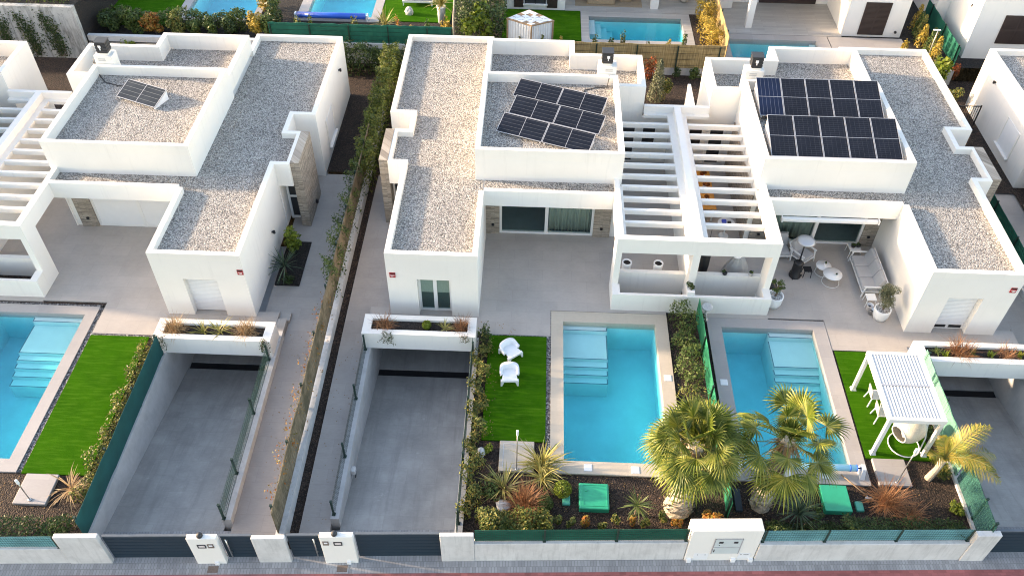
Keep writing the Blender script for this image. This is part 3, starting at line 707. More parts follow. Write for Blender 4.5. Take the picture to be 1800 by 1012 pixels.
# ================================================================== HOUSES
def house(label, ax, s, dy, kind):
    X = lambda l: ax + s * l
    F = 23.05 + dy
    t = thing('house', label, 'house', (X(8), F + 8, 0), 'white flat roofed houses')
    def B(mb, l0, y0, z0, l1, y1, z1): return mb.box(X(l0), y0 + dy, z0, X(l1), y1 + dy, z1)
    g, p = 2.95, 3.25
    w = MB()
    # front block with its recessed opening (l wo0..wo1)
    wo0, wo1, wt = (9.34, 10.62, 1.95)
    B(w, 8.3, 23.05, -.3, wo0, 23.37, g); B(w, wo1, 23.05, -.3, 11.75, 23.37, g); B(w, wo0, 23.05, wt, wo1, 23.37, g)
    B(w, 8.3, 23.37, -.06, 11.75, 28.55, g)
    B(w, 8.3, 28.55, -.06, 11.78, 32.15, g)
    B(w, 8.5, 32.15, -.3, 12.75, 38.95, g)
    # living room shell
    B(w, 2.75, 28.05, -.05, 3.0, 33.45, g); B(w, 3.0, 33.2, -.05, 8.3, 33.45, g)
    B(w, 2.86, 26.88, 2.48, 8.3, 33.2, g); B(w, 2.86, 26.88, g, 8.3, 27.06, p)
    # rear block
    B(w, 1.47, 33.45, -.05, 4.6, 36.15, 3.3); B(w, 4.6, 33.45, -.05, 8.5, 37.3, 3.3)
    # porch roof and end wall of the porch
    B(w, 11.78, 28.55, 2.12, 12.38, 30.9, g); B(w, 11.78, 30.6, -.3, 12.38, 30.9, 2.12)
    w.build('wall', 'white', t)
    # upper storey box
    w = MB()
    B(w, 2.75, 27.9, g, 8.7, 33.7, 4.03)
    w.build('upper_wall', 'white', t)
    q = MB(); c = .2
    def para(l0, y0, l1, y1, z0, z1): B(q, l0, y0, z0, l1, y1, z1)
    para(8.3, 23.05, 11.75, 23.05 + c, g, p)                         # front edge
    para(8.3, 23.05 + c, 8.3 + c, 26.88, g, p)                       # inner side
    para(11.75 - c, 23.05 + c, 11.75, 28.55 + c, g, p)               # outer side
    para(11.75, 28.55, 12.38, 28.55 + c, g, p)
    para(12.24, 28.75, 12.38, 30.7, g, p); para(11.78, 30.7, 12.38, 30.9, g, p)
    para(11.58, 30.7, 11.78, 32.15, g, p); para(11.58, 32.15, 12.75, 32.35, g, p)
    para(12.75 - c, 32.35, 12.75, 38.95 - c, g, p); para(8.5, 38.95 - c, 12.75, 38.95, g, p)
    para(8.5, 37.3, 8.7, 38.95 - c, g, p)
    para(2.86, 27.06, 3.06, 27.9, g, p)
    # upper box parapet
    e = 4.5
    para(2.75, 27.9, 8.7, 28.08, 4.03, e); para(2.75, 33.52, 8.7, 33.7, 4.03, e); para(2.75, 28.08, 2.95, 33.52, 4.03, e); para(8.5, 28.08, 8.7, 33.52, 4.03, e)
    # rear parapets
    r = 4.1
    para(1.47, 33.45, 2.75, 33.67, 3.3, r); para(1.47, 33.67, 1.67, 35.95, 3.3, r); para(1.47, 35.95, 4.82, 36.15, 3.3, r)
    para(4.6, 36.15, 4.82, 37.1, 3.3, r); para(4.6, 37.1, 8.7, 37.3, 3.3, r); para(8.48, 33.7, 8.7, 37.1, 3.3, r)
    q.build('parapet', 'white_cap', t)
    # gravel
    gr = MB()
    B(gr, 8.36, 23.2, g - .05, 11.62, 32.2, g + .03); B(gr, 8.68, 32.2, g - .05, 12.6, 38.8, g + .031); B(gr, 11.55, 28.72, g - .05, 12.3, 30.75, g + .029)
    B(gr, 2.95, 27.02, g - .05, 8.32, 27.95, g + .028)
    B(gr, 2.9, 28.0, 4.0, 8.55, 33.6, 4.07); B(gr, 1.6, 33.6, 3.25, 4.7, 36.05, 3.36); B(gr, 4.7, 33.6, 3.25, 8.55, 37.2, 3.361)
    gr.build('roof_gravel', 'gravel', t)
    # stone
    for q_ in ((12.385, 28.65, -.3, 12.76, 30.88, p + .012), (2.98, 27.97, -.02, 3.70, 28.2, 2.477), (7.72, 27.97, -.02, 8.297, 28.2, 2.477)):
        st = MB(); B(st, *q_); st.build('stone_cladding', 'stone', t)
    if kind != 'far':
        sc_ = MB(); B(sc_, 2.70, 28.0, .0, 2.748, 33.3, 2.5); sc_.build('stone_cladding', 'stone' if kind == 'D' else 'white', t)
    # living room: floor, side wall faces and sliding door
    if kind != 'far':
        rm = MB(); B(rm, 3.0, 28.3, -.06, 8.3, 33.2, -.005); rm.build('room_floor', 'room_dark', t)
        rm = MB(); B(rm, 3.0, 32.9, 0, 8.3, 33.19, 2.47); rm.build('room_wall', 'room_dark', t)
        fr = MB(); d0, d1 = 3.70, 7.72; yf = 28.05
        for a, b in ((d0, d0 + .10), (d1 - .10, d1), ((d0 + d1) / 2 - .07, (d0 + d1) / 2 + .07)): B(fr, a, yf, 0, b, yf + .12, 2.477)
        B(fr, d0, yf + .004, 0, d1, yf + .116, .10); B(fr, d0, yf + .004, 2.38, d1, yf + .116, 2.474)
        dr = fr.build('sliding_door', 'white_metal', t)
        if kind == 'A':
            for a, b in ((d0 + .1, (d0 + d1) / 2 - .07), ((d0 + d1) / 2 + .07, d1 - .1)):
                sm = MB(); B(sm, a, yf + .02, .1, b, yf + .06, 2.38); sm.build('roller_shutter', 'shutter_white', dr)
        else:
            gl = MB(); B(gl, d0 + .1, yf + .05, .1, d1 - .1, yf + .062, 2.38); gl.build('pane', 'glass', dr)
            cu = MB(); n = 60
            ca, cb = (d0 + .1, (d0 + d1) / 2 - .1)
            pts = []
            for i in range(n + 1):
                l = ca + (cb - ca) * i / n
                pts.append((X(l), yf + dy + .26 + .06 * math.sin(i * 1.35) + .03 * math.sin(i * .61)))
            pts2 = [(x, y + .02) for x, y in reversed(pts)]
            cu.loft([[(x, y, .03) for x, y in pts + pts2], [(x, y, 2.4) for x, y in pts + pts2]]); cu.build('curtain', 'curtain', t, True)
    # front French window / shutter in the recess
    fw = MB(); wy = 23.30
    if kind == 'C':
        for a, b in ((wo0, wo0 + .09), (wo1 - .09, wo1), ((wo0 + wo1) / 2 - .07, (wo0 + wo1) / 2 + .07)): B(fw, a, wy, .02, b, wy + .075, wt)
        B(fw, wo0, wy + .003, .02, wo1, wy + .072, .12); B(fw, wo0, wy + .003, wt - .1, wo1, wy + .072, wt - .001)
        wn = fw.build('window', 'white_metal', t)
        gl = MB(); B(gl, wo0 + .09, wy + .03, .12, wo1 - .09, wy + .036, wt - .1); gl.build('pane', 'glass', wn)
        cv = MB(); B(cv, wo0 + .09, wy + .045, 1.0, wo1 - .09, wy + .06, wt - .1); cv.build('blind', 'curtain', wn)
        cv = MB(); B(cv, wo0 + .05, wy + .0651, .1, wo1 - .05, wy + .0695, wt - .05); cv.build('reflection_sheet', 'pane_reflection', wn)  # added sheet behind the glass, teal reflection painted into its colour
    else:
        B(fw, wo0, wy, .02, wo1, wy + .06, wt); wn = fw.build('window', 'white_metal', t)
        sm = MB(); z0 = .30 if kind == 'D' else .05
        for k in range(int((wt - .05 - z0) / .075)):
            B(sm, wo0 + .06, wy - .022, z0 + k * .075, wo1 - .06, wy - .002, z0 + k * .075 + .068)
        sm.build('roller_shutter', 'shutter_white', wn)
        if kind == 'D':
            sm = MB(); B(sm, wo0 + .1, wy - .012, .10, (wo0 + wo1) / 2 - .06, wy - .003, .24); B(sm, (wo0 + wo1) / 2 + .06, wy - .012, .10, wo1 - .1, wy - .003, .24); sm.build('pane', 'black', wn)
    sl = MB(); B(sl, wo0, 23.06, -.02, wo1, 23.30, .012); sl.build('window_sill', 'terrace', wn)
    # entrance door in the porch
    dm = MB(); B(dm, 11.80, 29.2, -.2, 11.9, 29.3, 2.10); B(dm, 12.30, 29.2, -.2, 12.38, 29.3, 2.10); B(dm, 11.9, 29.2, 1.0, 12.3, 29.28, 1.1); B(dm, 11.9, 29.2, 2.0, 12.3, 29.28, 2.1); B(dm, 11.9, 29.2, -.2, 12.3, 29.28, -.05)
    dd = dm.build('entrance_door', 'white_metal', t)
    dm = MB(); B(dm, 11.9, 29.23, -.05, 12.3, 29.26, 2.0); dm.build('pane', 'charcoal', dd)
    # side window of the rear wing
    if kind in ('A', 'F', 'far'):
        sw = MB(); B(sw, 12.745, 33.6, .55, 12.765, 34.9, 1.95); wn2 = sw.build('window', 'shutter_white', t)
        sw = MB(); B(sw, 12.75, 33.5, .47, 12.90, 35.0, .545); sw.build('window_sill', 'white_cap', wn2)
        sw = MB(); B(sw, 12.752, 33.5, .552, 12.79, 33.6, 1.95); B(sw, 12.752, 34.9, .552, 12.79, 35.0, 1.95); sw.build('window_frame', 'white_cap', wn2)
    # small black wall lights
    for (l, y, z) in ((12.80, 37.2, 2.35), (11.80, 26.6, 1.2)) if kind in ('A', 'F') else ():
        wlm = MB(); wlm.lathe([(.05, 0), (.055, .02), (.055, .13), (.03, .15)], (X(l + .05), y + dy, z), 10); B(wlm, l - .06, y - .03, z + .04, l + .05, y + .03, z + .09); wlm.build('wall_light', 'black', t)
    for (l, z) in ((3.35, .45), (8.0, .5)) if kind != 'far' else ():
        wlm = MB(); B(wlm, l - .05, 27.90, z, l + .05, 27.97, z + .09); wlm.build('wall_light', 'black', t)
    wlm = MB(); B(wlm, 12.76, 29.9, .1, 12.86, 30.0, .26); wlm.build('wall_light', 'black', t)
    # alarm company sign
    if kind in 'ACD':
        l0 = {'A': 11.62, 'C': 11.52, 'D': 11.50}[kind]; z0 = {'A': 2.30, 'C': 2.04, 'D': 2.36}[kind]
        sg = MB(); B(sg, l0 - .11, 23.02, z0, l0 + .11, 23.047, z0 + .24); so = sg.build('alarm_sign', 'red_sign', t)
        sg = MB(); B(sg, l0 - .085, 23.012, z0 + .10, l0 + .085, 23.0195, z0 + .135); B(sg, l0 - .03, 23.012, z0 + .05, l0 + .06, 23.0195, z0 + .085); sg.build('sign_print', 'sign_pale', so)
        sg = MB(); B(sg, l0 - .105, 23.013, z0 + .19, l0 + .105, 23.0192, z0 + .235); sg.build('sign_print', 'black', so)
    # chimney
    ch = MB(); B(ch, 2.83, 33.75, 3.3, 3.63, 34.32, 4.86); co = ch.build('chimney', 'white_cap', t)
    ch = MB(); B(ch, 3.0, 33.742, 4.62, 3.32, 33.749, 4.67); B(ch, 3.0, 33.742, 4.70, 3.32, 33.749, 4.75); ch.build('vent_grille', 'concrete', co)
    ch = MB(); B(ch, 3.06, 33.85, 4.86, 3.46, 34.22, 4.97); ch.build('cowl_base', 'white_cap', co)
    ch = MB()
    for k in range(7): B(ch, 3.03 - .015 * (k % 2), 33.82 - .015 * (k % 2), 4.97 + k * .072, 3.49 + .015 * (k % 2), 34.25 + .015 * (k % 2), 5.04 + k * .072)
    B(ch, 3.0, 33.79, 5.474, 3.52, 34.28, 5.51); ch.build('chimney_cowl', 'charcoal', co)
    ch = MB(); B(ch, 3.17, 33.76, 5.25, 3.29, 33.79, 5.36); B(ch, 3.21, 33.762, 5.14, 3.25, 33.788, 5.25); ch.build('cowl_badge', 'white_plastic', co)
    # rear wall openings under the pergola
    if kind in 'CD':
        rw = MB(); a, b = 1.62, 2.45
        B(rw, .75, 33.40, .9, 1.4, 33.452, 2.05); rwo = rw.build('window', 'white_metal', t)
        rw = MB(); B(rw, .80, 33.392, .95, 1.35, 33.399, 2.0); rw.build('pane', 'black', rwo)
        rw = MB(); B(rw, a, 33.40, .02, b, 33.449, 2.1); rwo = rw.build('rear_door', 'white_metal', t)
        rw = MB(); B(rw, a + .12, 33.392, 1.1, b - .12, 33.399, 2.0); B(rw, a + .12, 33.392, .15, b - .12, 33.399, 1.0); rw.build('pane', 'charcoal', rwo)
        rw = MB(); B(rw, .0 + .14, 33.455, -.05, 1.47, 33.6, 2.5); rw.build('rear_wall', 'white', t)
    return t
HC = house('central white villa with a solar array of six panels skewed on its roof', AX_C, -1, 0, 'C')
HD = house('right white villa with ten gridded solar panels filling its upper roof', AX_D, 1, 0, 'D')
HA = house('left white villa with one small solar panel alone on its upper roof', AX_A, 1, -.4, 'A')
house('white villa cut off by the left photo edge beside the stained wall', AX_A, -1, -.4, 'far')
house('white villa at the right photo edge with a recessed side window', 35.17, -1, .3, 'F')

def pergola(ax, dy, label):
    t = thing('pergola', label, 'pergola', (ax, 28 + dy, 0), 'white slatted pergolas')
    w = MB()
    def B(mb, x0, y0, z0, x1, y1, z1): return mb.box(ax + x0, y0 + dy, z0, ax + x1, y1 + dy, z1)
    B(w, -.14, 24.3, 0, .14, 33.4, 3.25)                                       # party wall
    for s in (-1, 1):
        B(w, s * .14, 24.27, 2.55, s * 3.1, 24.52, 3.25)                       # front header
        B(w, s * 2.86, 24.27, 0, s * 3.1, 25.05, 2.55)                         # corner post
        B(w, s * 2.853, 24.52, 2.55, s * 3.1, 26.876, 3.249)                    # side beam
        B(w, s * .14, 33.22, 2.85, s * 1.46, 33.4, 3.25)                       # rear beam
    B(w, -.14, 24.27, 0, .14, 24.3, 3.25)
    w.build('frame', 'white', t)
    w = MB()
    for s in (-1, 1):
        B(w, s * .14, 24.52, 2.78, s * .42, 33.22, 2.93); B(w, s * .42, 24.52, 2.78, s * 2.86, 24.76, 2.93)
        B(w, s * 2.70, 24.76, 2.78, s * 2.86, 27.9, 2.93); B(w, s * .42, 33.0, 2.78, s * 1.46, 33.22, 2.93)
    w.build('ledge', 'white_cap', t)
    for s in (-1, 1):
        for k in range(10):
            y = 32.40 - k * .742
            mb = MB(); B(mb, s * .42, y - .15, 2.74, s * 2.745, y, 2.95); mb.build('beam', 'white_cap', t)
    w = MB()
    for s in (-1, 1):
        B(w, s * 0, 23.68, -1.6, s * 3.1, 23.80, .88); B(w, s * 2.80, 23.80, -1.6, s * 3.1, 24.27, .88); B(w, s * .14, 24.89, -1.6, s * 2.86, 25.09, .92)
        B(w, s * 2.80, 24.27, -1.6, s * 2.86, 24.89, -.002)
    B(w, -.14, 23.8, -1.6, .14, 24.27, .88)
    w.build('parapet', 'white_cap', t)
    w = MB()
    for s in (-1, 1): B(w, s * .14, 23.80, -1.6, s * 2.80, 24.89, -.9)
    w.build('light_well_floor', 'concrete', t)
    return t
pergola(AX_C, 0, 'white slatted pergola joining the central and the right villa')
pergola(AX_A, -.4, 'white slatted pergola at the left photo edge beside the left pool')

# planters above the garage ramps
def planter(x0, x1, y0, label):
    y1 = y0 + .99
    t = thing('planter', label, 'planter', ((x0 + x1) / 2, (y0 + y1) / 2, 0), 'long white planters over the garage ramps')
    ring(MB(), x0, y0, x1, y1, x0 + .32, y0 + .24, x1 - .32, y1 - .22, -.02, .80).box(x0 + .32, y0 + .24, -.02, x1 - .32, y1 - .22, .5).build('trough', 'white_cap', t)
    MB().box(x0 + .32, y0 + .24, .5, x1 - .32, y1 - .22, .69).build('soil', 'soil_dark', t)
    return t
planter(-6.15, -1.88, 21.27, 'long white planter over the central driveway')
planter(-13.84, -9.45, 20.68, 'long white planter over the left driveway with tan grasses')
planter(14.5, 19.0, 20.90, 'long white planter over the right driveway with orange grasses')
# ================================================================== STREET WALLS, GATES, FENCES
ZT, ZB = 1.08, -.72
def swall(u0, u1, zt, label, mat='concrete_light', v0=0.0, v1=.30, cat='wall', group='concrete street walls', bev=.02):
    mb = MB(); mb.rbox(u0, v0, ZB, u1, v1, zt, bev, 2)
    return street(solo(mb, 'street_wall', mat, label, cat, group))
swall(-14.15, -12.82, .92, 'pale concrete street wall block left of the widest dark gate', v1=.16)
swall(-60, -14.152, .20, 'low concrete street wall under the teal fence at the left photo edge', v0=.012, v1=.15)
swall(-8.20, -7.17, .79, 'weathered concrete block between the two narrow street gates', v1=.14)
swall(-2.43, -1.38, .88, 'concrete street wall block right of the central driveway gate', v1=.14)
swall(-1.378, 5.28, .36, 'low concrete street wall under the dark green mesh fence', v0=.012, v1=.22)
swall(7.53, 14.15, .33, 'low concrete street wall under the pale blue mesh fence', v0=-.06, v1=.16)
swall(14.152, 14.92, .88, 'concrete street wall block at the corner of the right driveway', v0=-.10, v1=.10)

def pillar(u0, u1, label, plate, intercom, ZT=.86):
    t = sthing('gate_pillar', label, 'gate pillar', 'white gate pillars')
    MB().rbox(u0, -.03, ZB, u1, .15, ZT, .015, 2).build('pillar', 'white_cap', t)
    mb = MB(); mb.box(u1 - .35, -.09, ZB + .02, u1 - .22, -.032, ZB + .16); mb.build('junction_box', 'white_plastic', t)
    mb = MB(); x, z = plate
    mb.box(x - .13, -.05, z - .10, x - .10, -.032, z + .10).box(x + .10, -.05, z - .10, x + .13, -.032, z + .10).box(x - .10, -.05, z - .10, x + .10, -.032, z - .07).box(x - .10, -.05, z + .07, x + .10, -.032, z + .10)
    mb.build('mail_slot', 'charcoal', t)
    mb = MB(); mb.box(x - .10, -.036, z - .07, x + .10, -.032, z + .07); mb.build('mail_plate', 'sign_pale', t)
    x, z = intercom
    mb = MB(); mb.box(x - .09, -.05, z - .12, x + .09, -.032, z + .10); ic = mb.build('intercom', 'iron', t)
    mb = MB(); mb.box(x - .05, -.056, z - .02, x + .06, -.0505, z + .06); mb.build('nameplate', 'white_plastic', ic)
    mb = MB(); m = (u0 + u1) / 2 - .05
    mb.lathe([(.09, 0), (.10, .03), (.085, .10), (.05, .14)], (m, .07, ZT), 12); mb.build('lamp', 'charcoal', t, True)
    return t
pillar(-10.14, -9.22, 'white gate pillar with intercom beside the left driveway gate', (-9.75, .42), (-9.47, .45))
pillar(-6.10, -5.07, 'white gate pillar with intercom beside the central driveway gate', (-5.56, .54), (-5.93, .58), .93)

def gate(u0, u1, label, cat='gate', bar=None, v=.18, leaf=True, zt=.69):
    t = sthing('street_gate', label, 'gate', 'anthracite street gates')
    MB().box(u0, v, ZB + .06, u1, v + .05, zt - .05).build('gate_leaf', 'gate', t)
    MB().box(u0, v - .012, zt - .05, u1, v + .062, zt).build('top_rail', 'gate_top', t)
    mb = MB()
    for k in range(1, 7): mb.box(u0 + .03, v - .006, ZB + .06 + k * .19, u1 - .03, v - .001, ZB + .075 + k * .19)
    mb.build('seam', 'gate', t)
    if bar:
        mb = MB(); mb.tube([(bar, v - .09, ZB + .25), (bar, v - .09, zt - .1)], .022, 8); hb = mb.build('pull_bar', 'steel', t, True)
        mb = MB(); mb.box(bar - .015, v - .09, ZB + .4, bar + .015, v, ZB + .43); mb.box(bar - .015, v - .09, zt - .3, bar + .015, v, zt - .27); mb.build('bracket', 'steel', hb)
    return t
gate(-12.80, -10.16, 'wide dark gate closing the left driveway')
gate(-9.20, -8.22, 'narrow dark gate with pull bar on the left path', bar=-9.02)
gate(-7.15, -6.12, 'narrow dark gate with pull bar on the central path', bar=-6.33)
gate(-5.05, -2.45, 'wide dark gate closing the central driveway', zt=.74)
gate(14.94, 18.9, 'dark gate closing the right driveway at the photo corner')

# meter wall
t = sthing('meter_wall', 'white wall with grey meter cabinet between the two mesh fences', 'meter wall')
MB().rbox(5.30, -.02, ZB, 7.51, .42, 1.14, .02, 2).build('wall', 'white_cap', t)
mb = MB(); mb.box(6.10, -.045, -.22, 6.92, -.022, .66); cab = mb.build('cabinet_door', 'box_grey', t)
mb = MB(); mb.box(6.07, -.04, -.25, 6.097, -.024, .69).box(6.923, -.04, -.25, 6.95, -.024, .69).box(6.07, -.04, .663, 6.95, -.0235, .69); mb.box(6.10, -.052, .17, 6.92, -.0455, .19); mb.build('cabinet_frame', 'alu', cab)
for x in (6.22, 6.68):
    mb = MB(); mb.box(x, -.055, .44, x + .13, -.046, .54); mb.build('meter_window', 'charcoal', cab)
mb = MB(); mb.box(6.24, -.055, .30, 6.26, -.046, .34).box(6.13, -.06, -.1, 6.15, -.046, .05); mb.build('latch', 'black', cab)
mb = MB(); mb.box(5.55, -.03, -.62, 6.02, -.0215, -.25); pl = mb.build('cover_plate', 'white_plastic', t)
mb = MB(); mb.box(6.98, -.03, -.58, 7.36, -.0215, -.25); p2 = mb.build('cover_plate', 'white_plastic', t)
for x in (7.04, 7.14, 7.20, 7.26):
    mb = MB(); mb.box(x, -.036, -.33, x + .035, -.0305, -.305); mb.build('socket_mark', 'charcoal', p2)
for x in (5.66, 5.9):
    mb = MB(); mb.box(x, -.036, -.33, x + .03, -.0305, -.30); mb.build('socket_mark', 'charcoal', pl)
for x in (5.36, 6.78, 7.34):
    mb = MB(); mb.box(x, -.10, ZB + .02, x + .14, -.0205, ZB + .17); mb.build('junction_box', 'white_plastic', t)
for x, lab in ((-9.62, 'rusty cover plate in the pavement before the left white pillar'), (-5.56, 'rusty cover plate in the pavement before the central white pillar')):
    t = sthing('manhole_cover', lab, 'manhole cover', 'pavement cover plates')
    ring(MB(), x - .2, -.38, x + .2, -.08, x - .165, -.345, x + .165, -.115, -.70, -.69).build('frame', 'sidewalk', t)
    MB().box(x - .165, -.345, -.70, x + .165, -.115, -.692).build('plate', 'iron', t)

def mesh_fence(u0, posts, u1, net, label, z0=.36, z1=1.04, wire='green_steel', v=.10, u_wires=.055):
    t = sthing('mesh_fence', label, 'fence', 'mesh fences on the street walls')
    MB().box(u0, v + .02, z0 + .02, u1, v + .028, z1 - .02).build('screen', net, t)
    mb = MB(); u = u0
    while u < u1: mb.box(u, v - .002, z0 + .02, u + .006, v + .004, z1); u += u_wires
    for k in range(6): mb.box(u0, v - .009, z0 + .05 + k * (z1 - z0 - .08) / 5, u1, v - .003, z0 + .058 + k * (z1 - z0 - .08) / 5)
    mb.build('wire_mesh', wire, t)
    for p in posts:
        mb = MB(); mb.box(p - .028, v - .035, z0 - .1, p + .028, v - .010, z1 + .05).box(p - .05, v - .045, z0 - .02, p + .05, v + .045, z0 + .012); po = mb.build('post', 'green_steel', t)
    return t
mesh_fence(-1.36, (.80, 3.05, 5.22), 5.27, 'net_green', 'dark green mesh fence in front of the central garden')
mesh_fence(7.6, (7.62, 9.56, 11.82, 14.06), 14.1, 'net_pale', 'pale blue mesh fence in front of the right garden', .33, .98, v=.06, wire='teal_wire', u_wires=.075)
mesh_fence(-40, (-14.2, -16.5, -18.8, -21.1), -14.17, 'net_pale', 'teal mesh fence at the bottom left photo corner', .20, .84, v=.08, wire='teal_wire', u_wires=.075)

def yfence(name, x, y0, y1, zt, h, posts, net, label, group, wires=0, thick=.012, x1=None, postmat='green_steel', side=1, lean=0.0):
    """fence running along y; zt(y) gives its foot"""
    t = thing(name, label, 'fence', (x, (y0 + y1) / 2, zt((y0 + y1) / 2)), group)
    x1 = x if x1 is None else x1
    fx = lambda y: x + (x1 - x) * (y - y0) / (y1 - y0)
    if net:
        mb = MB(); n = 14
        pa = []; pb = []
        rg = rng_(int(abs(x * 77) + y0))
        for i in range(n + 1):
            y = y0 + (y1 - y0) * i / n; j = rg.uniform(-.012, .012); hh = h + rg.uniform(-.02, .015)
            pa.append(((fx(y) + j, y, zt(y)), (fx(y) + j + lean * (1 + 3 * j * 8), y, zt(y) + hh))); pb.append(((fx(y) + j + thick, y, zt(y)), (fx(y) + j + thick + lean * (1 + 3 * j * 8), y, zt(y) + hh)))
        rings = [[a[0], a[1], b[1], b[0]] for a, b in zip(pa, pb)]
        mb.loft(rings); mb.build('screen', net, t)
    if wires:
        mb = MB(); y = y0
        while y < y1: mb.box(fx(y) - .010 * side, y, zt(y), fx(y) - .004 * side, y + .006, zt(y) + h); y += wires
        for k in range(6):
            z = k * h / 5
            mb.bar((fx(y0) - .016 * side, y0, zt(y0) + z), (fx(y1) - .016 * side, y1, zt(y1) + z), .007)
        mb.build('wire_mesh', 'green_steel', t)
    for y in posts:
        mb = MB(); px = fx(y) - .035 * side
        mb.box(px - .028, y - .028, zt(y) - .06, px + .028, y + .028, zt(y) + h + .06).box(px - .036, y - .036, zt(y) + h + .06, px + .036, y + .036, zt(y) + h + .085).box(px - .06, y - .06, zt(y), px + .06, y + .06, zt(y) + .015)
        mb.build('post', postmat, t)
    return t
FG = 'fences along the plots'
yfence('ramp_fence', -6.02, 14.25, 21.2, lambda y: pz(y) + .33, .72, (14.35, 16.5, 18.9, 21.15), None, 'light wire fence with four dark posts left of the central driveway', FG, .06)
yfence('ramp_fence', -9.55, 13.95, 20.6, lambda y: pz(y) + .33, .78, (14.05, 15.7, 18.1, 20.5), 'net_clear', 'sheer green glassy fence right of the left driveway', FG, .14)
yfence('screen_fence', -13.58, 13.0, 20.6, lambda y: .06, 1.0, (13.1, 15.6, 18.1, 20.5), 'net_teal', 'dark teal screen fence between the bare lawn and the left driveway', FG, 0, x1=-13.58, side=1)
yfence('ramp_fence', -1.98, 13.6, 21.2, lambda y: .06, .80, (14.0, 16.1, 18.4, 20.9), 'net_clear', 'thin green wire fence beside the hedge of the chair lawn', FG, .07, side=-1)
yfence('screen_fence', 14.62, 16.5, 21.1, lambda y: .06, 1.15, (16.6, 18.8, 20.9), 'net_mint', 'mint screen fence beside the white gazebo', FG, .14, side=-1)
yfence('screen_fence', 14.62, 13.95, 16.42, lambda y: .06, 1.15, (14.05, 14.9), 'net_clear2', 'sheer dark green mesh fence at the corner of the right garden', FG, .10, side=-1)
yfence('ramp_fence', 18.85, 14.3, 21.2, lambda y: pz(y) + .33, .75, (14.4, 16.5, 18.9, 21.1), None, 'light wire fence on the right driveway wall', FG, .06)
yfence('net_fence', 6.70, 14.6, 23.6, lambda y: -.03, .98, (14.7, 16.9, 19.2, 21.5), 'net_bright', 'bright green net fence between the central and the right pool', FG, 0, side=1)
yfence('reed_fence', -7.66, 13.5, 33.5, lambda y: pz(y) + .50, 1.32, (13.7, 16.0, 18.3, 20.6, 22.9, 25.2, 27.5, 29.8, 32.1), 'reed_old', 'weathered reed fence with dark posts between the two side paths', FG, 0, .03, side=1)
yfence('reed_fence', 20.32, 14.0, 33.5, lambda y: pz(y) + .42, .9, (22.9, 25.2, 27.5, 29.8), 'net_green', 'dark net fence beside the path right of the right villa', FG, .12, side=1)
# ================================================================== GARDEN PLANTS
def hedge(label, n, x0, y0, x1, y1, z0, z1, size, mat, seed, wob=.09, group='garden hedges', xo=0.0):
    rng = rng_(seed)
    P, D = hedge_pts(n, x0, y0, z0, x1, y1, z1, rng, wob)
    t = thing('hedge', label, 'hedge', ((x0 + x1) / 2, (y0 + y1) / 2, z0), group)
    if xo:                                   # follows a slight slant
        P[:, 0] += xo * (P[:, 1] - y0) / (y1 - y0)
    leaves_build('foliage', leaf_quads(P, D, size, .5, rng), mat, t)
    L = max(x1 - x0, y1 - y0); k = min(60, int(L / .5) + 1)
    for i in range(k):
        f = (i + .5) / k
        x = (x0 + x1) / 2 if y1 - y0 > x1 - x0 else x0 + (x1 - x0) * f; y = y0 + (y1 - y0) * f if y1 - y0 > x1 - x0 else (y0 + y1) / 2
        if xo: x += xo * f
        mb = MB(); mb.tube([(x, y, z0), (x + rng.uniform(-.1, .1), y + rng.uniform(-.1, .1), z0 + (z1 - z0) * .7)], [.018, .008], 5); mb.build('stem', 'bark', t)
    return t
hedge('leafy yellow green hedge along the chair lawn and central driveway', 3800, -1.82, 14.2, -1.45, 21.6, -.05, .62, .10, 'leaf_yellow', 3, .2)
hedge('tall green hedge beside the bright green net fence', 2400, 5.74, 19.8, 6.36, 23.5, -.05, .82, .10, 'leaf_mid', 4, .18)
hedge('loose yellow and reddish hedge beside the net fence nearer the big palm', 1700, 5.72, 15.6, 6.38, 19.6, -.05, .75, .10, 'leaf_yellow', 14, .2)
hedge('thin variegated hedge in front of the dark teal screen', 3600, -14.35, 14.2, -13.85, 20.8, -.05, .50, .09, 'leaf_yellow', 5, .12)
hedge('bushy hedge with orange tips behind the dark green mesh fence', 3600, -1.3, 13.55, .9, 14.25, -.05, .75, .10, 'leaf_yellow', 6, .12)
hedge('dark low hedge behind the right half of the pale blue mesh fence', 4200, 10.3, 14.0, 14.2, 14.55, -.05, .62, .08, 'leaf_dark', 7, .07)
hedge('dark low hedge behind the teal fence at the left photo corner', 3600, -20.5, 12.75, -14.0, 13.5, -.05, .55, .09, 'leaf_dark', 8, .10)
hedge('dark leafy hedge under the right pool palm', 1800, 8.0, 13.85, 10.2, 14.45, -.05, .38, .09, 'leaf_dark', 9, .12)
hedge('tall clipped hedge running back between the left and the central villa', 13000, -7.95, 30.5, -7.2, 41.0, -.05, 1.75, .12, 'leaf_bright2', 10, .10)
hedge('thin climber over the weathered reed fence', 3600, -7.95, 23.5, -7.6, 31.0, .1, 1.75, .10, 'leaf_mid', 11, .2)
hedge('sparse dry climber on the street end of the weathered reed fence', 900, -7.9, 14.2, -7.62, 23.0, -.1, 1.35, .08, 'leaf_orange', 15, .15)
hedge('dark shrubs filling the corner behind the left villa', 3600, -10.6, 40.2, -8.2, 41.4, -.05, 1.25, .13, 'leaf_dark', 12, .2)
hedge('dark shrubs at the rear left corner of the central villa', 2600, -7.2, 40.0, -5.6, 41.4, -.05, 1.2, .13, 'leaf_dark', 13, .2)
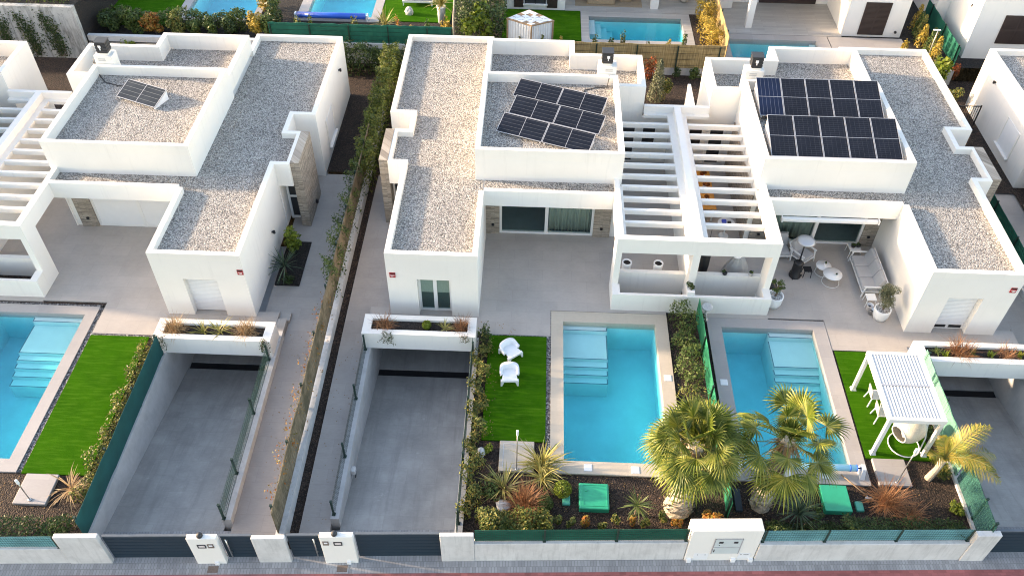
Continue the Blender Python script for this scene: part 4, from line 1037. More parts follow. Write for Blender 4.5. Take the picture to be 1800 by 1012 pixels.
# small plants in a row behind the dark green fence
rng = rng_(77)
for k in range(9):
    x = 1.15 + k * .48 + rng.uniform(-.08, .08)
    ww = ['yellow tipped', 'pale green', 'orange tipped'][k % 3]
    where = ['first', 'second', 'third', 'fourth', 'fifth', 'sixth', 'seventh', 'eighth', 'ninth'][k]
    bush('small_shrub', (x, 13.95 + .05 * x + rng.uniform(-.05, .15), .28), (.2, .17, .36), 190, .11, ['leaf_yellow', 'leaf_yellow', 'leaf_orange'][k % 3], f'{ww} little shrub behind the dark green mesh fence, {where} from the left', 'shrub', 'little shrubs behind the dark green fence', 100 + k, 4)
bush('shrub', (6.15, 14.35, .35), (.45, .35, .42), 500, .12, 'leaf_orange', 'orange and green shrub behind the white meter wall', 'shrub', None, 120)
# small bushes and rosettes of the central garden
def globe(c, r, mat, label, seed, group=None):
    rng = rng_(seed); n = 1500
    d = rng.normal(0, 1, (n, 3)); d /= np.linalg.norm(d, axis=1)[:, None]
    P = np.array([c[0], c[1], c[2] + r * .95]) + d * r * rng.uniform(.78, 1.03, n)[:, None]
    P = P[P[:, 2] > c[2] + .01]; d = d[:len(P)]
    D = P - np.array([c[0], c[1], c[2] + r * .95]); D /= np.linalg.norm(D, axis=1)[:, None]
    t = thing('clipped_shrub', label, 'shrub', c, group)
    leaves_build('foliage', leaf_quads(P, D, .06, .5, rng), mat, t)
    MB().tube([c, (c[0], c[1], c[2] + r)], .025, 6).build('stem', 'bark', t)
globe((1.38, 15.3, -.05), .30, 'leaf_bright', 'clipped bright ball shrub beside the pool corner', 130, 'ball shrubs of the central garden')
globe((.80, 14.75, -.05), .28, 'leaf_mid', 'darker ball shrub beside the small faded green lid', 131, 'ball shrubs of the central garden')
rosette('flax_plant', (.68, 16.3, 0), 80, 1.15, .06, 'blade_yellow', 'tall pale striped flax plant by the central pool corner', 'plant', 'striped flax plants', 140, (25, 88), 1.0)
rosette('flax_plant', (.72, 15.8, 0), 60, .95, .06, 'blade_yellow', 'pale striped flax plant right of the shower tray', 'plant', 'striped flax plants', 144, (15, 80), 1.1)
rosette('flax_plant', (-.55, 15.35, 0), 64, .95, .055, 'blade_yellow', 'striped flax plant in front of the shower tray', 'plant', 'striped flax plants', 141, (15, 80), 1.0)
rosette('flax_plant', (-14.75, 14.7, 0), 50, 1.0, .05, 'grass_tan', 'withered straw coloured flax beside the left slab', 'plant', 'striped flax plants', 142, (5, 75), 1.2)
rosette('ornamental_grass', (.15, 14.75, 0), 420, .98, .02, 'grass_red', 'big rusty grass mound in the central garden', 'grass plant', 'rusty ornamental grasses', 143, (30, 89), 1.0, .13)
rosette('ornamental_grass', (.35, 14.25, 0), 150, .65, .02, 'grass_red', 'smaller rusty grass behind the orange tipped hedge', 'grass plant', 'rusty ornamental grasses', 145, (30, 89), 1.0, .10)
rosette('dracaena', (3.75, 14.65, -.05), 40, .62, .05, 'blade_green', 'small green dracaena on a thin stem beside the bright green lid', 'plant', None, 146, (-20, 85), .5, .02, .55)
rosette('ornamental_grass', (12.0, 15.35, 0), 300, 1.05, .02, 'grass_red', 'large rusty grass beside the right shower slab', 'grass plant', 'rusty ornamental grasses', 147, (20, 89), .9, .13)
rosette('ornamental_grass', (12.75, 14.95, 0), 140, .7, .018, 'grass_red', 'thin brown grass right of the large rusty grass', 'grass plant', 'rusty ornamental grasses', 148, (20, 85), 1.0, .12)
rosette('yucca', (8.95, 14.75, 0), 90, .88, .045, 'blade_blue', 'spiky green yucca left of the large right green lid', 'plant', None, 149, (-5, 88), .25, .03, .30)
bush('low_shrub', (9.6, 14.9, .15), (.35, .3, .25), 160, .12, 'leaf_mid', 'sparse low shrub between the yucca and the right green lid', 'shrub', None, 150)
bush('low_shrub', (-1.0, 15.25, .15), (.45, .6, .28), 520, .09, 'leaf_mid', 'low green shrub left of the striped flax plant', 'shrub', None, 151)
bush('low_shrub', (-1.15, 16.85, .12), (.25, .25, .22), 240, .09, 'leaf_bright', 'small bright shrub by the white boulder', 'shrub', None, 152)
bush('low_shrub', (14.15, 15.2, .2), (.25, .35, .3), 420, .10, 'leaf_bright', 'bright green shrub under the small feather palm', 'shrub', None, 153)
bush('low_shrub', (14.1, 16.55, .3), (.22, .5, .42), 520, .10, 'leaf_yellow', 'yellow green shrub between the feather palm and the mint screen', 'shrub', None, 154)
bush('low_shrub', (14.1, 18.1, .3), (.22, .6, .36), 420, .10, 'leaf_mid', 'green shrub behind the hanging chair', 'shrub', None, 155)
bush('twiggy_shrub', (-1.55, 21.75, .55), (.30, .25, .62), 260, .10, 'leaf_dark', 'tall open twig shrub at the corner of the central planter', 'shrub', None, 156)
bush('low_shrub', (6.85, 23.15, .3), (.18, .3, .35), 260, .09, 'leaf_dark', 'dark shrub beside the stone bird bath', 'shrub', None, 157)
bush('low_shrub', (6.75, 21.2, .12), (.16, .9, .2), 260, .09, 'leaf_dark', 'dark creeping plant between the net fence and the right pool', 'shrub', None, 158)
def boulder(c, r, label, seed):
    rng = rng_(seed); mb = MB(); rings = []
    for i in range(7):
        a = -PI / 2 + PI * i / 6
        rings.append([(c[0] + r[0] * max(.05, math.cos(a)) * math.cos(k * PI / 6) * rng.uniform(.8, 1.1), c[1] + r[1] * max(.05, math.cos(a)) * math.sin(k * PI / 6) * rng.uniform(.8, 1.1), c[2] + r[2] * math.sin(a)) for k in range(12)])
    mb.loft(rings); solo(mb, 'boulder', 'rock', label, 'boulder', 'pale boulders')
boulder((-1.40, 16.7, .08), (.17, .2, .16), 'small pale boulder by the central garden hedge', 1)
boulder((-.55, 14.72, .02), (.27, .24, .13), 'broad pale boulder in front of the rusty grass', 2)

# planters: grasses and succulents standing in the soil
rosette('planter_grass', (-5.35, 21.75, .69), 170, .62, .016, 'grass_red', 'dark twiggy grass at the left end of the central planter', 'grass plant', 'plants in the long planters', 160, (25, 88), 1.0, .12)
globe((-3.75, 21.78, .66), .17, 'leaf_bright', 'bright yellow green cushion plant in the central planter', 161, 'plants in the long planters')
rosette('planter_succulent', (-3.05, 21.72, .69), 22, .5, .05, 'blade_yellow', 'small striped agave in the central planter', 'plant', 'plants in the long planters', 162, (10, 75), .5)
rosette('planter_grass', (-2.45, 21.78, .69), 170, .58, .016, 'grass_red', 'rusty grass at the right end of the central planter', 'grass plant', 'plants in the long planters', 163, (30, 88), .9, .10)
rosette('planter_grass', (-13.15, 21.2, .69), 260, .72, .018, 'grass_tan', 'tan grass at the left end of the left planter', 'grass plant', 'plants in the long planters', 164, (20, 88), 1.0, .12)
rosette('planter_succulent', (-12.05, 21.15, .69), 20, .62, .05, 'blade_yellow', 'striped yucca left of middle in the left planter', 'plant', 'plants in the long planters', 165, (15, 85), .4)
rosette('planter_succulent', (-11.45, 21.2, .69), 22, .66, .05, 'blade_yellow', 'striped yucca right of middle in the left planter', 'plant', 'plants in the long planters', 166, (15, 85), .4)
rosette('planter_grass', (-10.5, 21.2, .69), 240, .66, .018, 'grass_tan', 'brown tan grass at the right end of the left planter', 'grass plant', 'plants in the long planters', 167, (20, 88), 1.0, .12)
rosette('planter_grass', (16.1, 21.45, .69), 260, .75, .016, 'grass_red', 'large orange grass in the right planter', 'grass plant', 'plants in the long planters', 168, (25, 88), .8, .15)
rosette('planter_grass', (17.8, 21.4, .69), 150, .6, .016, 'grass_red', 'thin brown grass toward the right end of the right planter', 'grass plant', 'plants in the long planters', 169, (15, 80), 1.0, .15)
for k, (x, y, mt) in enumerate(((15.25, 21.45, 'blade_green'), (15.55, 21.3, 'leaf_bright'), (16.55, 21.4, 'leaf_yellow'), (17.2, 21.35, 'leaf_bright'), (18.3, 21.4, 'leaf_bright'))):
    wh = ['left end', 'left of the orange grass', 'right of the orange grass', 'middle', 'right end'][k]
    rosette('planter_succulent', (x, y, .69), 26, .26, .05, mt, f'small green succulent in the right planter, at the {wh}', 'plant', 'plants in the long planters', 170 + k, (15, 85), .4)
# trailing plants hanging over the planter fronts
def trailer(c, label, seed, n=130, w=.5, h=.6):
    rng = rng_(seed)
    t = thing('trailing_plant', label, 'plant', c, 'trailing plants over the planter edges')
    mb = MB(); P = []
    for k in range(7):
        a = Vector(c) + Vector((rng.uniform(-w, w) * .4, 0, 0)); q = [a]
        for i in range(5):
            a = a + Vector((rng.uniform(-.1, .1) * w * 2, -.035 - .02 * i * (i < 2), -h / 5 * rng.uniform(.5, 1.2) if i else .06)); q.append(a)
        mb.tube(q, .006, 4)
        for v in q[1:]:
            for _ in range(max(1, n // 35)): P.append(np.array(v) + rng.normal(0, .04, 3))
    mb.build('stem', 'bark', t); P = np.array(P)
    leaves_build('foliage', leaf_quads(P, np.tile([0, -1, .3], (len(P), 1)), .065, .5, rng), 'leaf_dark', t)
trailer((-5.25, 21.3, .80), 'dry trailing plant hanging over the left of the central planter', 180, 120, .6, .55)
trailer((-2.3, 21.3, .80), 'small trailing plant over the right of the central planter', 181, 60, .4, .3)
trailer((-13.6, 20.72, .80), 'pale trailing plant over the left end of the left planter', 182, 140, .5, .7)
trailer((-9.75, 20.72, .80), 'dry trailing plant over the right end of the left planter', 183, 110, .35, .6)

# entrance bed of the left villa
mb = MB(); mb.box(-10.35, 24.6, -.5, -9.35, 27.2, pz(25) - .03 + .08); struct(mb, 'planting_bed', 'soil_dark')
rosette('cycad', (-10.0, 25.2, -.2), 46, .95, .05, 'blade_blue', 'blue green yucca in the dark bed beside the left villa', 'plant', None, 190, (0, 85), .5, .03, .55)
bush('lemon_bush', (-10.0, 26.6, .45), (.45, .5, .75), 620, .16, 'leaf_bright', 'bright lemon bush beside the stone wall of the left villa', 'shrub', None, 191)
bush('low_shrub', (-9.75, 24.75, .05), (.3, .25, .3), 260, .10, 'leaf_dark', 'dark shrub at the front of the entrance bed', 'shrub', None, 192)
bush('low_shrub', (19.6, 27.6, .5), (.3, .5, .75), 460, .14, 'leaf_dark', 'dark shrub on the path right of the right villa', 'shrub', None, 193)
bush('low_shrub', (19.5, 25.6, .4), (.25, .4, .65), 300, .13, 'leaf_dark', 'second dark shrub nearer the street right of the right villa', 'shrub', None, 194)

# palms
def fan_leaf(o, d, L, rad, rng, droop=.5):
    """stalk and one pleated fan blade"""
    d = Vector(d).normalized(); o = Vector(o)
    path = [o]; p = o.copy(); dd = d.copy()
    for i in range(4):
        p = p + dd * L / 4; dd = (dd + Vector((0, 0, -.10 * droop))).normalized(); path.append(p.copy())
    side = dd.cross(Vector((0, 0, 1)))
    if side.length < .05: side = Vector((1, 0, 0))
    side.normalize(); nrm = side.cross(dd).normalized()
    tw = rng.uniform(-.5, .5); side, nrm = side * math.cos(tw) + nrm * math.sin(tw), nrm * math.cos(tw) - side * math.sin(tw)
    V = []; Fc = []; n = 24; A = R(118)
    hub = path[-1]
    for i in range(n):
        a0 = -A + 2 * A * i / n; a1 = a0 + 2 * A / n * .98; am = (a0 + a1) / 2
        ln = rad * (1 - .22 * (abs(am) / A) ** 2) * rng.uniform(.92, 1.06)
        def pt(a, r, lift=0):
            v = dd * math.cos(a) * r + side * math.sin(a) * r + nrm * (lift + .10 * r * (1 - math.cos(a) * .2))
            fall = droop * .55 * (r / rad) ** 2.4 * rad
            return hub + v - Vector((0, 0, fall))
        rm = ln * .50
        b = len(V)
        V += [hub, pt(a0, rm), pt(am, rm, .035 * rad), pt(a1, rm), pt(am, ln * .80, .0), pt(am + rng.uniform(-.03, .03), ln, -.05 * rad)]
        w0 = (V[b + 3] - V[b + 1]) * .24
        V += [V[b + 4] - w0, V[b + 4] + w0]
        Fc += [(b, b + 1, b + 2), (b, b + 2, b + 3), (b + 1, b + 6, b + 4, b + 2), (b + 2, b + 4, b + 7, b + 3), (b + 6, b + 5, b + 4), (b + 4, b + 5, b + 7)]
    return path, V, Fc
def fan_palm(base, top, n, L, rad, label, seed, skirt=True, k0=1.0):
    rng = rng_(seed); base = Vector(base); top = Vector(top)
    t = thing('fan_palm', label, 'palm tree', base, 'fan palms by the pools')
    mb = MB(); seg = 14; k = 36; rings = []
    for i in range(k):
        f = i / (k - 1); c = base.lerp(top, f) + Vector((0, 0, -.08 if i == 0 else 0))
        r0 = k0 * (.37 - .13 * f + (.10 * (1 - f * 4) if f < .25 else 0))
        rings.append([(c.x + (r0 + rng.uniform(-.035, .04)) * math.cos(2 * PI * j / seg + i * .2), c.y + (r0 + rng.uniform(-.035, .04)) * math.sin(2 * PI * j / seg + i * .2), c.z + (.03 if (i + j) % 2 else 0) + rng.uniform(-.02, .02)) for j in range(seg)])
    mb.loft(rings)
    mb.build('trunk', 'palm_bark', t)
    tk = MB()                                   # old leaf bases standing off the trunk
    for i in range(260):
        f = rng.uniform(.02, .97); c = base.lerp(top, f); a = rng.uniform(0, 2 * PI); r0 = k0 * (.36 - .13 * f + (.10 * (1 - f * 4) if f < .25 else 0))
        o = c + Vector((math.cos(a), math.sin(a), 0)) * r0; q = o + Vector((math.cos(a) * .10, math.sin(a) * .10, .16)); sd_ = Vector((-math.sin(a), math.cos(a), 0)) * .05
        tk.add([o - sd_, o + sd_, q + sd_ * .5, q - sd_ * .5, o - Vector((0, 0, .04))], [(0, 1, 2, 3), (1, 0, 4)])
    tk.build('leaf_bases', 'palm_bark', t)
    st = MB(); bl = MB()
    for i in range(n):
        f = i / n; az = i * 2.39996 + rng.uniform(-.25, .25); el = R(80 - 122 * f ** .85 + rng.uniform(-8, 8))
        o = top + Vector((0, 0, .15 - .5 * f)) + Vector((math.cos(az), math.sin(az), 0)) * .12
        path, V, Fc = fan_leaf(o, (math.cos(az) * math.cos(el), math.sin(az) * math.cos(el), math.sin(el)), L * rng.uniform(.8, 1.15), rad * rng.uniform(.85, 1.1), rng, .45 + .5 * f)
        st.tube(path, [.022, .018, .015, .013, .012], 5); bl.add(V, Fc)
    for i in range(9):                          # young leaves closing the heart of the crown
        az = i * 2.39996; el = R(rng.uniform(48, 88))
        path, V, Fc = fan_leaf(top + Vector((0, 0, .12)), (math.cos(az) * math.cos(el), math.sin(az) * math.cos(el), math.sin(el)), rng.uniform(.18, .4), rad * rng.uniform(.5, .75), rng, .25)
        st.tube(path, [.02, .018, .015, .013, .012], 5); bl.add(V, Fc)
    st.build('leaf_stalks', 'palm_stalk', t); bl.build('fronds', 'palm_fan', t)
    if skirt:
        sk = MB()
        for i in range(110):
            az = rng.uniform(0, 6.28); q = blade_strip(top + Vector((math.cos(az) * .2, math.sin(az) * .2, -.15)), az, R(rng.uniform(-75, -20)), rng.uniform(.4, .85), .05, 1.0, rng, 3)
            for s_ in q: sk.add([tuple(x) for x in s_], [(0, 1, 2, 3)])
        sk.build('dry_leaves', 'dead_leaf', t)
    return t
fan_palm((5.13, 14.95, -.05), (5.20, 15.05, 3.45), 46, .80, .80, 'large dense fan palm with pale trunk between the two pools', 5)
fan_palm((7.86, 15.2, -.05), (8.0, 15.35, 3.42), 22, .95, .84, 'slender fan palm with open crown before the right pool', 33, k0=.74)
def feather_palm(base, top, label, seed):
    rng = rng_(seed); base, top = Vector(base), Vector(top)
    t = thing('feather_palm', label, 'palm tree', base)
    mid = base.lerp(top, .5) + Vector((.0, -.05, .05))
    mb = MB(); mb.tube([base - Vector((0, 0, .05)), mid, top], [.13, .10, .12], 10); mb.build('trunk', 'palm_bark', t)
    ra = MB(); lf = MB()
    for i in range(11):
        az = R(-15) + (rng.uniform(-1.25, 1.25) if i < 8 else rng.uniform(1.5, 4.5)); el = R(78 - 60 * (i % 8) / 8); L = rng.uniform(1.4, 1.95) if i < 8 else .8
        d = Vector((math.cos(az) * math.cos(el), math.sin(az) * math.cos(el), math.sin(el))); p = top.copy(); path = [p.copy()]
        for k in range(12):
            d = (d + Vector((0, 0, -.13))).normalized(); p = p + d * L / 12; path.append(p.copy())
            side = d.cross(Vector((0, 0, 1))).normalized(); w = .40 * math.sin(PI * (k + 1.2) / 13.5)
            for q in range(3):
                pp = path[-2].lerp(p, q / 3)
                for s in (-1, 1):
                    tip = pp + side * s * w * rng.uniform(.85, 1.1) + d * w * .75 - Vector((0, 0, w * .30)); b = d * .010
                    lf.add([pp - b, pp + b, tip.lerp(pp, .45) + b * 1.3 + Vector((0, 0, .03)), tip, tip.lerp(pp, .45) - b * 1.3 + Vector((0, 0, .03))], [(0, 1, 2, 3, 4)])
        ra.tube(path, [.018] * 6 + [.010] * 7, 5)
    ra.build('leaf_ribs', 'palm_stalk', t); lf.build('fronds', 'palm_feather', t)
feather_palm((13.72, 16.45, -.05), (13.78, 16.4, 1.15), 'small feather palm leaning over the mint screen', 21)

# fallen leaves and grit under the hedges and along the paving edges
def litter(n, boxes, seed, mat, label):
    rng = rng_(seed); P = []
    for (x0, y0, x1, y1, zf) in boxes:
        k = int(n * abs((x1 - x0) * (y1 - y0)) / sum(abs((b[2] - b[0]) * (b[3] - b[1])) for b in boxes)) + 1
        xy = np.stack([rng.uniform(x0, x1, k), rng.uniform(y0, y1, k)], 1)
        P.append(np.column_stack([xy, [zf(y) + .012 for y in xy[:, 1]]]))
    P = np.concatenate(P); q = leaf_quads(P, np.tile([0, 0, 3.0], (len(P), 1)), .055, .55, rng)
    leaves_build('leaf_litter', q, mat, None, label=label, category='leaf litter', kind='stuff')
flat = lambda y: .0
litter(110, [(-1.4, 17.3, -1.0, 22.1, flat), (-1.8, 22.2, -.4, 22.8, flat), (-14.7, 15.3, -14.42, 21.4, flat)], 401, 'dead_leaf', 'scattered dry leaves on the lawns and terraces')
litter(200, [(-7.15, 14, -6.2, 23, pz), (-7.95, 14, -7.74, 31, pz), (-8.4, 14, -7.74, 31, pz), (-9.3, 14, -8.4, 22, pz)], 402, 'dead_leaf', 'scattered dry leaves on the side paths')
litter(700, [(-1.4, 14.2, 5.4, 16.0, lambda y: -.06), (7, 14.2, 14, 16.0, lambda y: -.06), (-21, 13.6, -14.4, 15.2, lambda y: -.06)], 403, 'dead_leaf', 'dry leaves lying on the bark soil of the front beds')
# ================================================================== SOLAR PANELS
def panel_proto(name, W, H, tilt, cell, mid, label, cat='solar panel', back=True):
    """panel on local axes: x along its lower edge, origin at the lower left corner on the roof"""
    t = thing(name, label, cat); LOCAL.add(t.name)
    ct, st_ = math.cos(tilt), math.sin(tilt)
    z0 = .10
    def P(x, y, h): return (x, y * ct - h * st_, z0 + y * st_ + h * ct)
    def pb(mb, x0, y0, h0, x1, y1, h1):
        return mb.add([P(x0, y0, h0), P(x1, y0, h0), P(x1, y1, h0), P(x0, y1, h0), P(x0, y0, h1), P(x1, y0, h1), P(x1, y1, h1), P(x0, y1, h1)],
                      [(0, 3, 2, 1), (4, 5, 6, 7), (0, 1, 5, 4), (1, 2, 6, 5), (2, 3, 7, 6), (3, 0, 4, 7)])
    e = .022
    mb = MB(); pb(mb, 0, 0, 0, W, e, .04); pb(mb, 0, H - e, 0, W, H, .04); pb(mb, 0, e, 0, e, H - e, .04); pb(mb, W - e, e, 0, W, H - e, .04); mb.build('frame', 'alu', t)
    mb = MB(); pb(mb, e, e, .012, W - e, H - e, .032); c = mb.build('cells', cell, t)
    mb = MB()
    if mid == 'x': pb(mb, W / 2 - .009, e, .0322, W / 2 + .009, H - e, .0345)
    else: pb(mb, e, H / 2 - .009, .0322, W - e, H / 2 + .009, .0345)
    mb.build('bus_bar', 'alu', c)
    for x in (.06, W - .10):
        mb = MB(); mb.add([(x, .04, 0), (x + .05, .04, 0), (x + .05, H * ct, 0), (x, H * ct, 0), (x, .04, z0), (x + .05, .04, z0), (x + .05, H * ct, z0 + H * st_ - .01), (x, H * ct, z0 + H * st_ - .01)],
                          [(0, 3, 2, 1), (4, 5, 6, 7), (0, 1, 5, 4), (1, 2, 6, 5), (2, 3, 7, 6), (3, 0, 4, 7)]); mb.build('mount', 'white_plastic', t)
    return t
proto = None
for r, (bx, by) in enumerate(((-.93, 32.28), (-1.06, 30.95), (-1.52, 29.62))):
    for k in range(2):
        a = R(-19.8); x, y = bx + 2.01 * k * math.cos(a), by + 2.01 * k * math.sin(a)
        lab = f'black solar panel on the central villa, {["left", "right"][k]} one of the {["rear", "middle", "front"][r]} skewed pair'
        if proto is None:
            proto = panel_proto('solar_panel', 1.99, .99, R(20), 'pv_line', 'x', lab); proto['group'] = 'solar panels of the central villa'; proto.location = (x, y, 4.07); proto.rotation_euler = (0, 0, a)
        else: dup(proto, (x, y, 4.07), a, lab)
proto = None
words_ = ['leftmost', 'second', 'middle', 'fourth', 'rightmost']
for r, by in enumerate((31.12, 28.30)):
    for k in range(5):
        lab = f'black gridded solar panel on the right villa, {words_[k]} of the {["rear", "front"][r]} row'
        x = 9.53 + 1.045 * k
        if r == 0 and k == 0:
            pb_ = panel_proto('solar_panel', 1.03, 2.03, R(18.5), 'pv_blue', 'y', 'blue striped solar panel at the rear left corner of the right villa array'); pb_['group'] = 'solar panels of the right villa'; pb_.location = (x, by, 4.22); continue
        if proto is None:
            proto = panel_proto('solar_panel', 1.03, 2.03, R(18.5), 'pv_grid', 'y', lab); proto['group'] = 'solar panels of the right villa'; proto.location = (x, by, 4.22)
        else: dup(proto, (x, by, 4.22), 0, lab)
ps = panel_proto('solar_panel', 2.05, .98, R(21), 'pv_grey', 'x', 'single greyish solar panel alone on the left villa roof'); ps.location = (-17.92, 31.28, 4.07); ps.rotation_euler = (0, 0, R(-22))
mb = MB(); mb.tube([(3.3, 33.6, 4.52), (3.2, 33.3, 4.12), (2.7, 33.25, 4.09), (2.2, 33.05, 4.09), (2.1, 32.6, 4.1)], .018, 6); solo(mb, 'cable', 'charcoal', 'dark cable lying on the gravel of the central villa roof', 'cable', smooth=True)
mb = MB(); mb.tube([(-19.75, 33.6, 4.35), (-19.7, 33.7, 4.53), (-19.6, 33.4, 4.5), (-19.4, 33.1, 4.1), (-18.9, 32.5, 4.09), (-18.2, 32.25, 4.1), (-17.5, 32.1, 4.15)], .02, 6); solo(mb, 'cable', 'black', 'black cable from the chimney to the lone solar panel', 'cable', smooth=True)

# ================================================================== POOL GARDEN THINGS
def lawn_chair(label, x, y, rz, src=None):
    if src: return dup(src, (x, y, .0), rz, label)
    t = thing('garden_armchair', label, 'armchair', (0, 0, 0), 'white moulded lawn armchairs'); LOCAL.add(t.name)
    # tub shell: U-shaped wall round a dished seat; the chair faces -y
    W, D = .36, .36; n = 24
    outer, tops, inner = [], [], []
    for i in range(n + 1):
        a = PI * (-.06 + 1.12 * i / n); c, s_ = math.cos(a), math.sin(a)
        k = (abs(c) ** 4 + abs(s_) ** 4) ** -.25
        back = max(0, s_) ** 1.5
        h = .40 + .16 * back
        outer.append((W * c * k, D * s_ * k * .95, .24)); tops.append((W * 1.06 * c * k, D * 1.08 * s_ * k, h)); inner.append((W * .80 * c * k, D * .78 * s_ * k, h - .03))
    seat = [(p[0] * .92, p[1] * .92, .30) for p in inner]
    mb = MB(); m = n + 1; V = outer + tops + inner + seat; Fc = []
    for i in range(n):
        for L_ in range(3): Fc.append((L_ * m + i, L_ * m + i + 1, (L_ + 1) * m + i + 1, (L_ + 1) * m + i))
    for e in (0, n): Fc.append((e, m + e, 2 * m + e, 3 * m + e))
    mb.add(V, Fc)
    mb.build('shell', 'white_plastic', t, True)
    mb = MB(); pts = [(p[0], p[1]) for p in seat]; fr = [(-.31, -.36), (.31, -.36)]
    poly = pts + fr
    mb.prism(poly, .22, .305); mb.build('seat', 'white_plastic', t)
    for sx in (-1, 1):
        for sy in (-1, 1):
            mb = MB(); cx, cy = sx * .27, sy * .29
            mb.loft([[(cx + sx * .05 + i * .028, cy + sy * .04 + j * .028, 0) for i, j in ((-1, -1), (1, -1), (1, 1), (-1, 1))], [(cx + i * .075, cy + j * .065, .26) for i, j in ((-1, -1), (1, -1), (1, 1), (-1, 1))]])
            mb.build('leg', 'white_plastic', t)
    t.location = (x, y, 0); t.rotation_euler = (0, 0, rz); return t
ch = lawn_chair('white moulded armchair on the lawn nearer the street', -.55, 20.0, R(4)); ch.scale = (.95, .95, 1.0)
lawn_chair('white moulded armchair turned sideways on the lawn nearer the villa', -.55, 21.15, R(38), ch)

def shower(label, x0, y0, x1, y1, px, py, h, tray, lean=0.0, headdir=(0, .0)):
    t = thing('garden_shower', label, 'garden shower', ((x0 + x1) / 2, (y0 + y1) / 2, 0), 'garden showers on slabs')
    mb = MB(); mb.rbox(x0, y0, -.15, x1, y1, .05, .02, 2); b = mb.build('slab', tray, t)
    if tray == 'coping_sand':
        mb = MB(); ring(mb, x0 + .12, y0 + .12, x1 - .12, y1 - .12, x0 + .15, y0 + .15, x1 - .15, y1 - .15, .051, .056); mb.build('drain_line', 'concrete', b)
    mb = MB(); mb.lathe([(.06, 0), (.06, .03), (.025, .035)], (px, py, .05), 14); mb.tube([(px, py, .06), (px + lean, py, h)], .02, 10); p = mb.build('pole', 'steel', t, True)
    mb = MB(); mb.rbox(px + lean - .04, py - .035, h - .20, px + lean + .04, py + .035, h + .02, .015, 2); mb.build('shower_head', 'white_plastic', p)
    return t
shower('shower pole on a sand coloured tiled tray beside the flax plants', -.77, 16.03, .42, 17.25, -.16, 16.10, 2.25, 'coping_sand')
shower('short shower pole on a pale slab below the left bare lawn', -16.43, 14.10, -15.34, 15.23, -15.9, 14.25, 1.2, 'coping_grey')
shower('dark shower pole on a pale slab in front of the gazebo', 11.96, 16.05, 13.06, 17.10, 12.56, 16.16, 2.0, 'coping_grey')

def lid(name, x0, y0, x1, y1, z, mat, label, group, ribs=True, r=.04):
    t = thing(name, label, 'access lid', ((x0 + x1) / 2, (y0 + y1) / 2, 0), group)
    MB().rbox(x0, y0, -.08, x1, y1, z, r, 3).build('lid', mat, t)
    if ribs:
        mb = MB(); ring(mb, x0 + .12, y0 + .10, x1 - .06, y1 - .06, x0 + .15, y0 + .13, x1 - .09, y1 - .09, z - .002, z + .014); mb.build('rim', mat, t)
        mb = MB(); mb.box(x0 + .2, y0 + .13 * 1.0 + .5, z - .001, x0 + .26, y0 + .70, z + .03); mb.build('handle', mat, t)
    return t
lid('pump_hatch', 1.92, 14.66, 2.90, 15.62, .16, 'green_lid', 'large bright green pump hatch in the central garden bed', 'green pump hatches')
lid('pump_hatch', 9.90, 14.93, 10.78, 15.90, .16, 'green_lid', 'large bright green pump hatch in the right garden bed', 'green pump hatches', False, .015)
lid('valve_lid', 1.38, 14.86, 1.64, 15.22, .03, 'green_lid_old', 'small faded green lid beside the ball shrubs', 'small green valve lids', False)
lid('valve_lid', 10.98, 15.05, 11.24, 15.42, .03, 'green_lid_old', 'small faded green lid beside the hoe', 'small green valve lids', False)
lid('dark_panel', 7.02, 14.88, 7.25, 15.70, .05, 'gate', 'dark blue flat box beside the slender fan palm trunk', None, False, .01)

# pool cover roller of the right pool
t = thing('pool_roller', 'pale blue pool cover rolled up at the end of the right pool', 'pool roller', (9.4, 16.5, 0))
mb = MB(); mb.tube([(7.45, 16.48, .33), (11.22, 16.48, .33)], .115, 18); mb.build('rolled_cover', 'pale_roll', t, True)
mb = MB(); mb.tube([(7.3, 16.48, .33), (11.45, 16.48, .33)], .03, 8); mb.build('axle', 'charcoal', t, True)
for x in (7.30, 11.42):
    mb = MB(); mb.loft([[(x - .07, 16.22, .013), (x + .09, 16.22, .013), (x + .09, 16.72, .013), (x - .07, 16.72, .013)], [(x - .05, 16.36, .42), (x + .07, 16.36, .42), (x + .07, 16.58, .42), (x - .05, 16.58, .42)]]); mb.build('stand', 'white_plastic', t)
for x in (10.98, 11.2):
    mb = MB(); mb.tube([(x, 16.48, .33), (x + .03, 16.48, .33)], .122, 18); mb.build('strap', 'blue_roll', t, True)
t = thing('hoe', 'long wooden hoe lying on the soil behind the right pool', 'hoe', (11.1, 15.9, 0))
mb = MB(); mb.tube([(10.72, 16.35, .12), (11.42, 15.62, .05)], .022, 8); mb.build('handle', 'wood', t, True)
mb = MB(); mb.box(11.36, 15.50, -.02, 11.56, 15.56, .06).bar((11.42, 15.62, .05), (11.46, 15.55, .04), .03); mb.build('blade', 'steel', t)

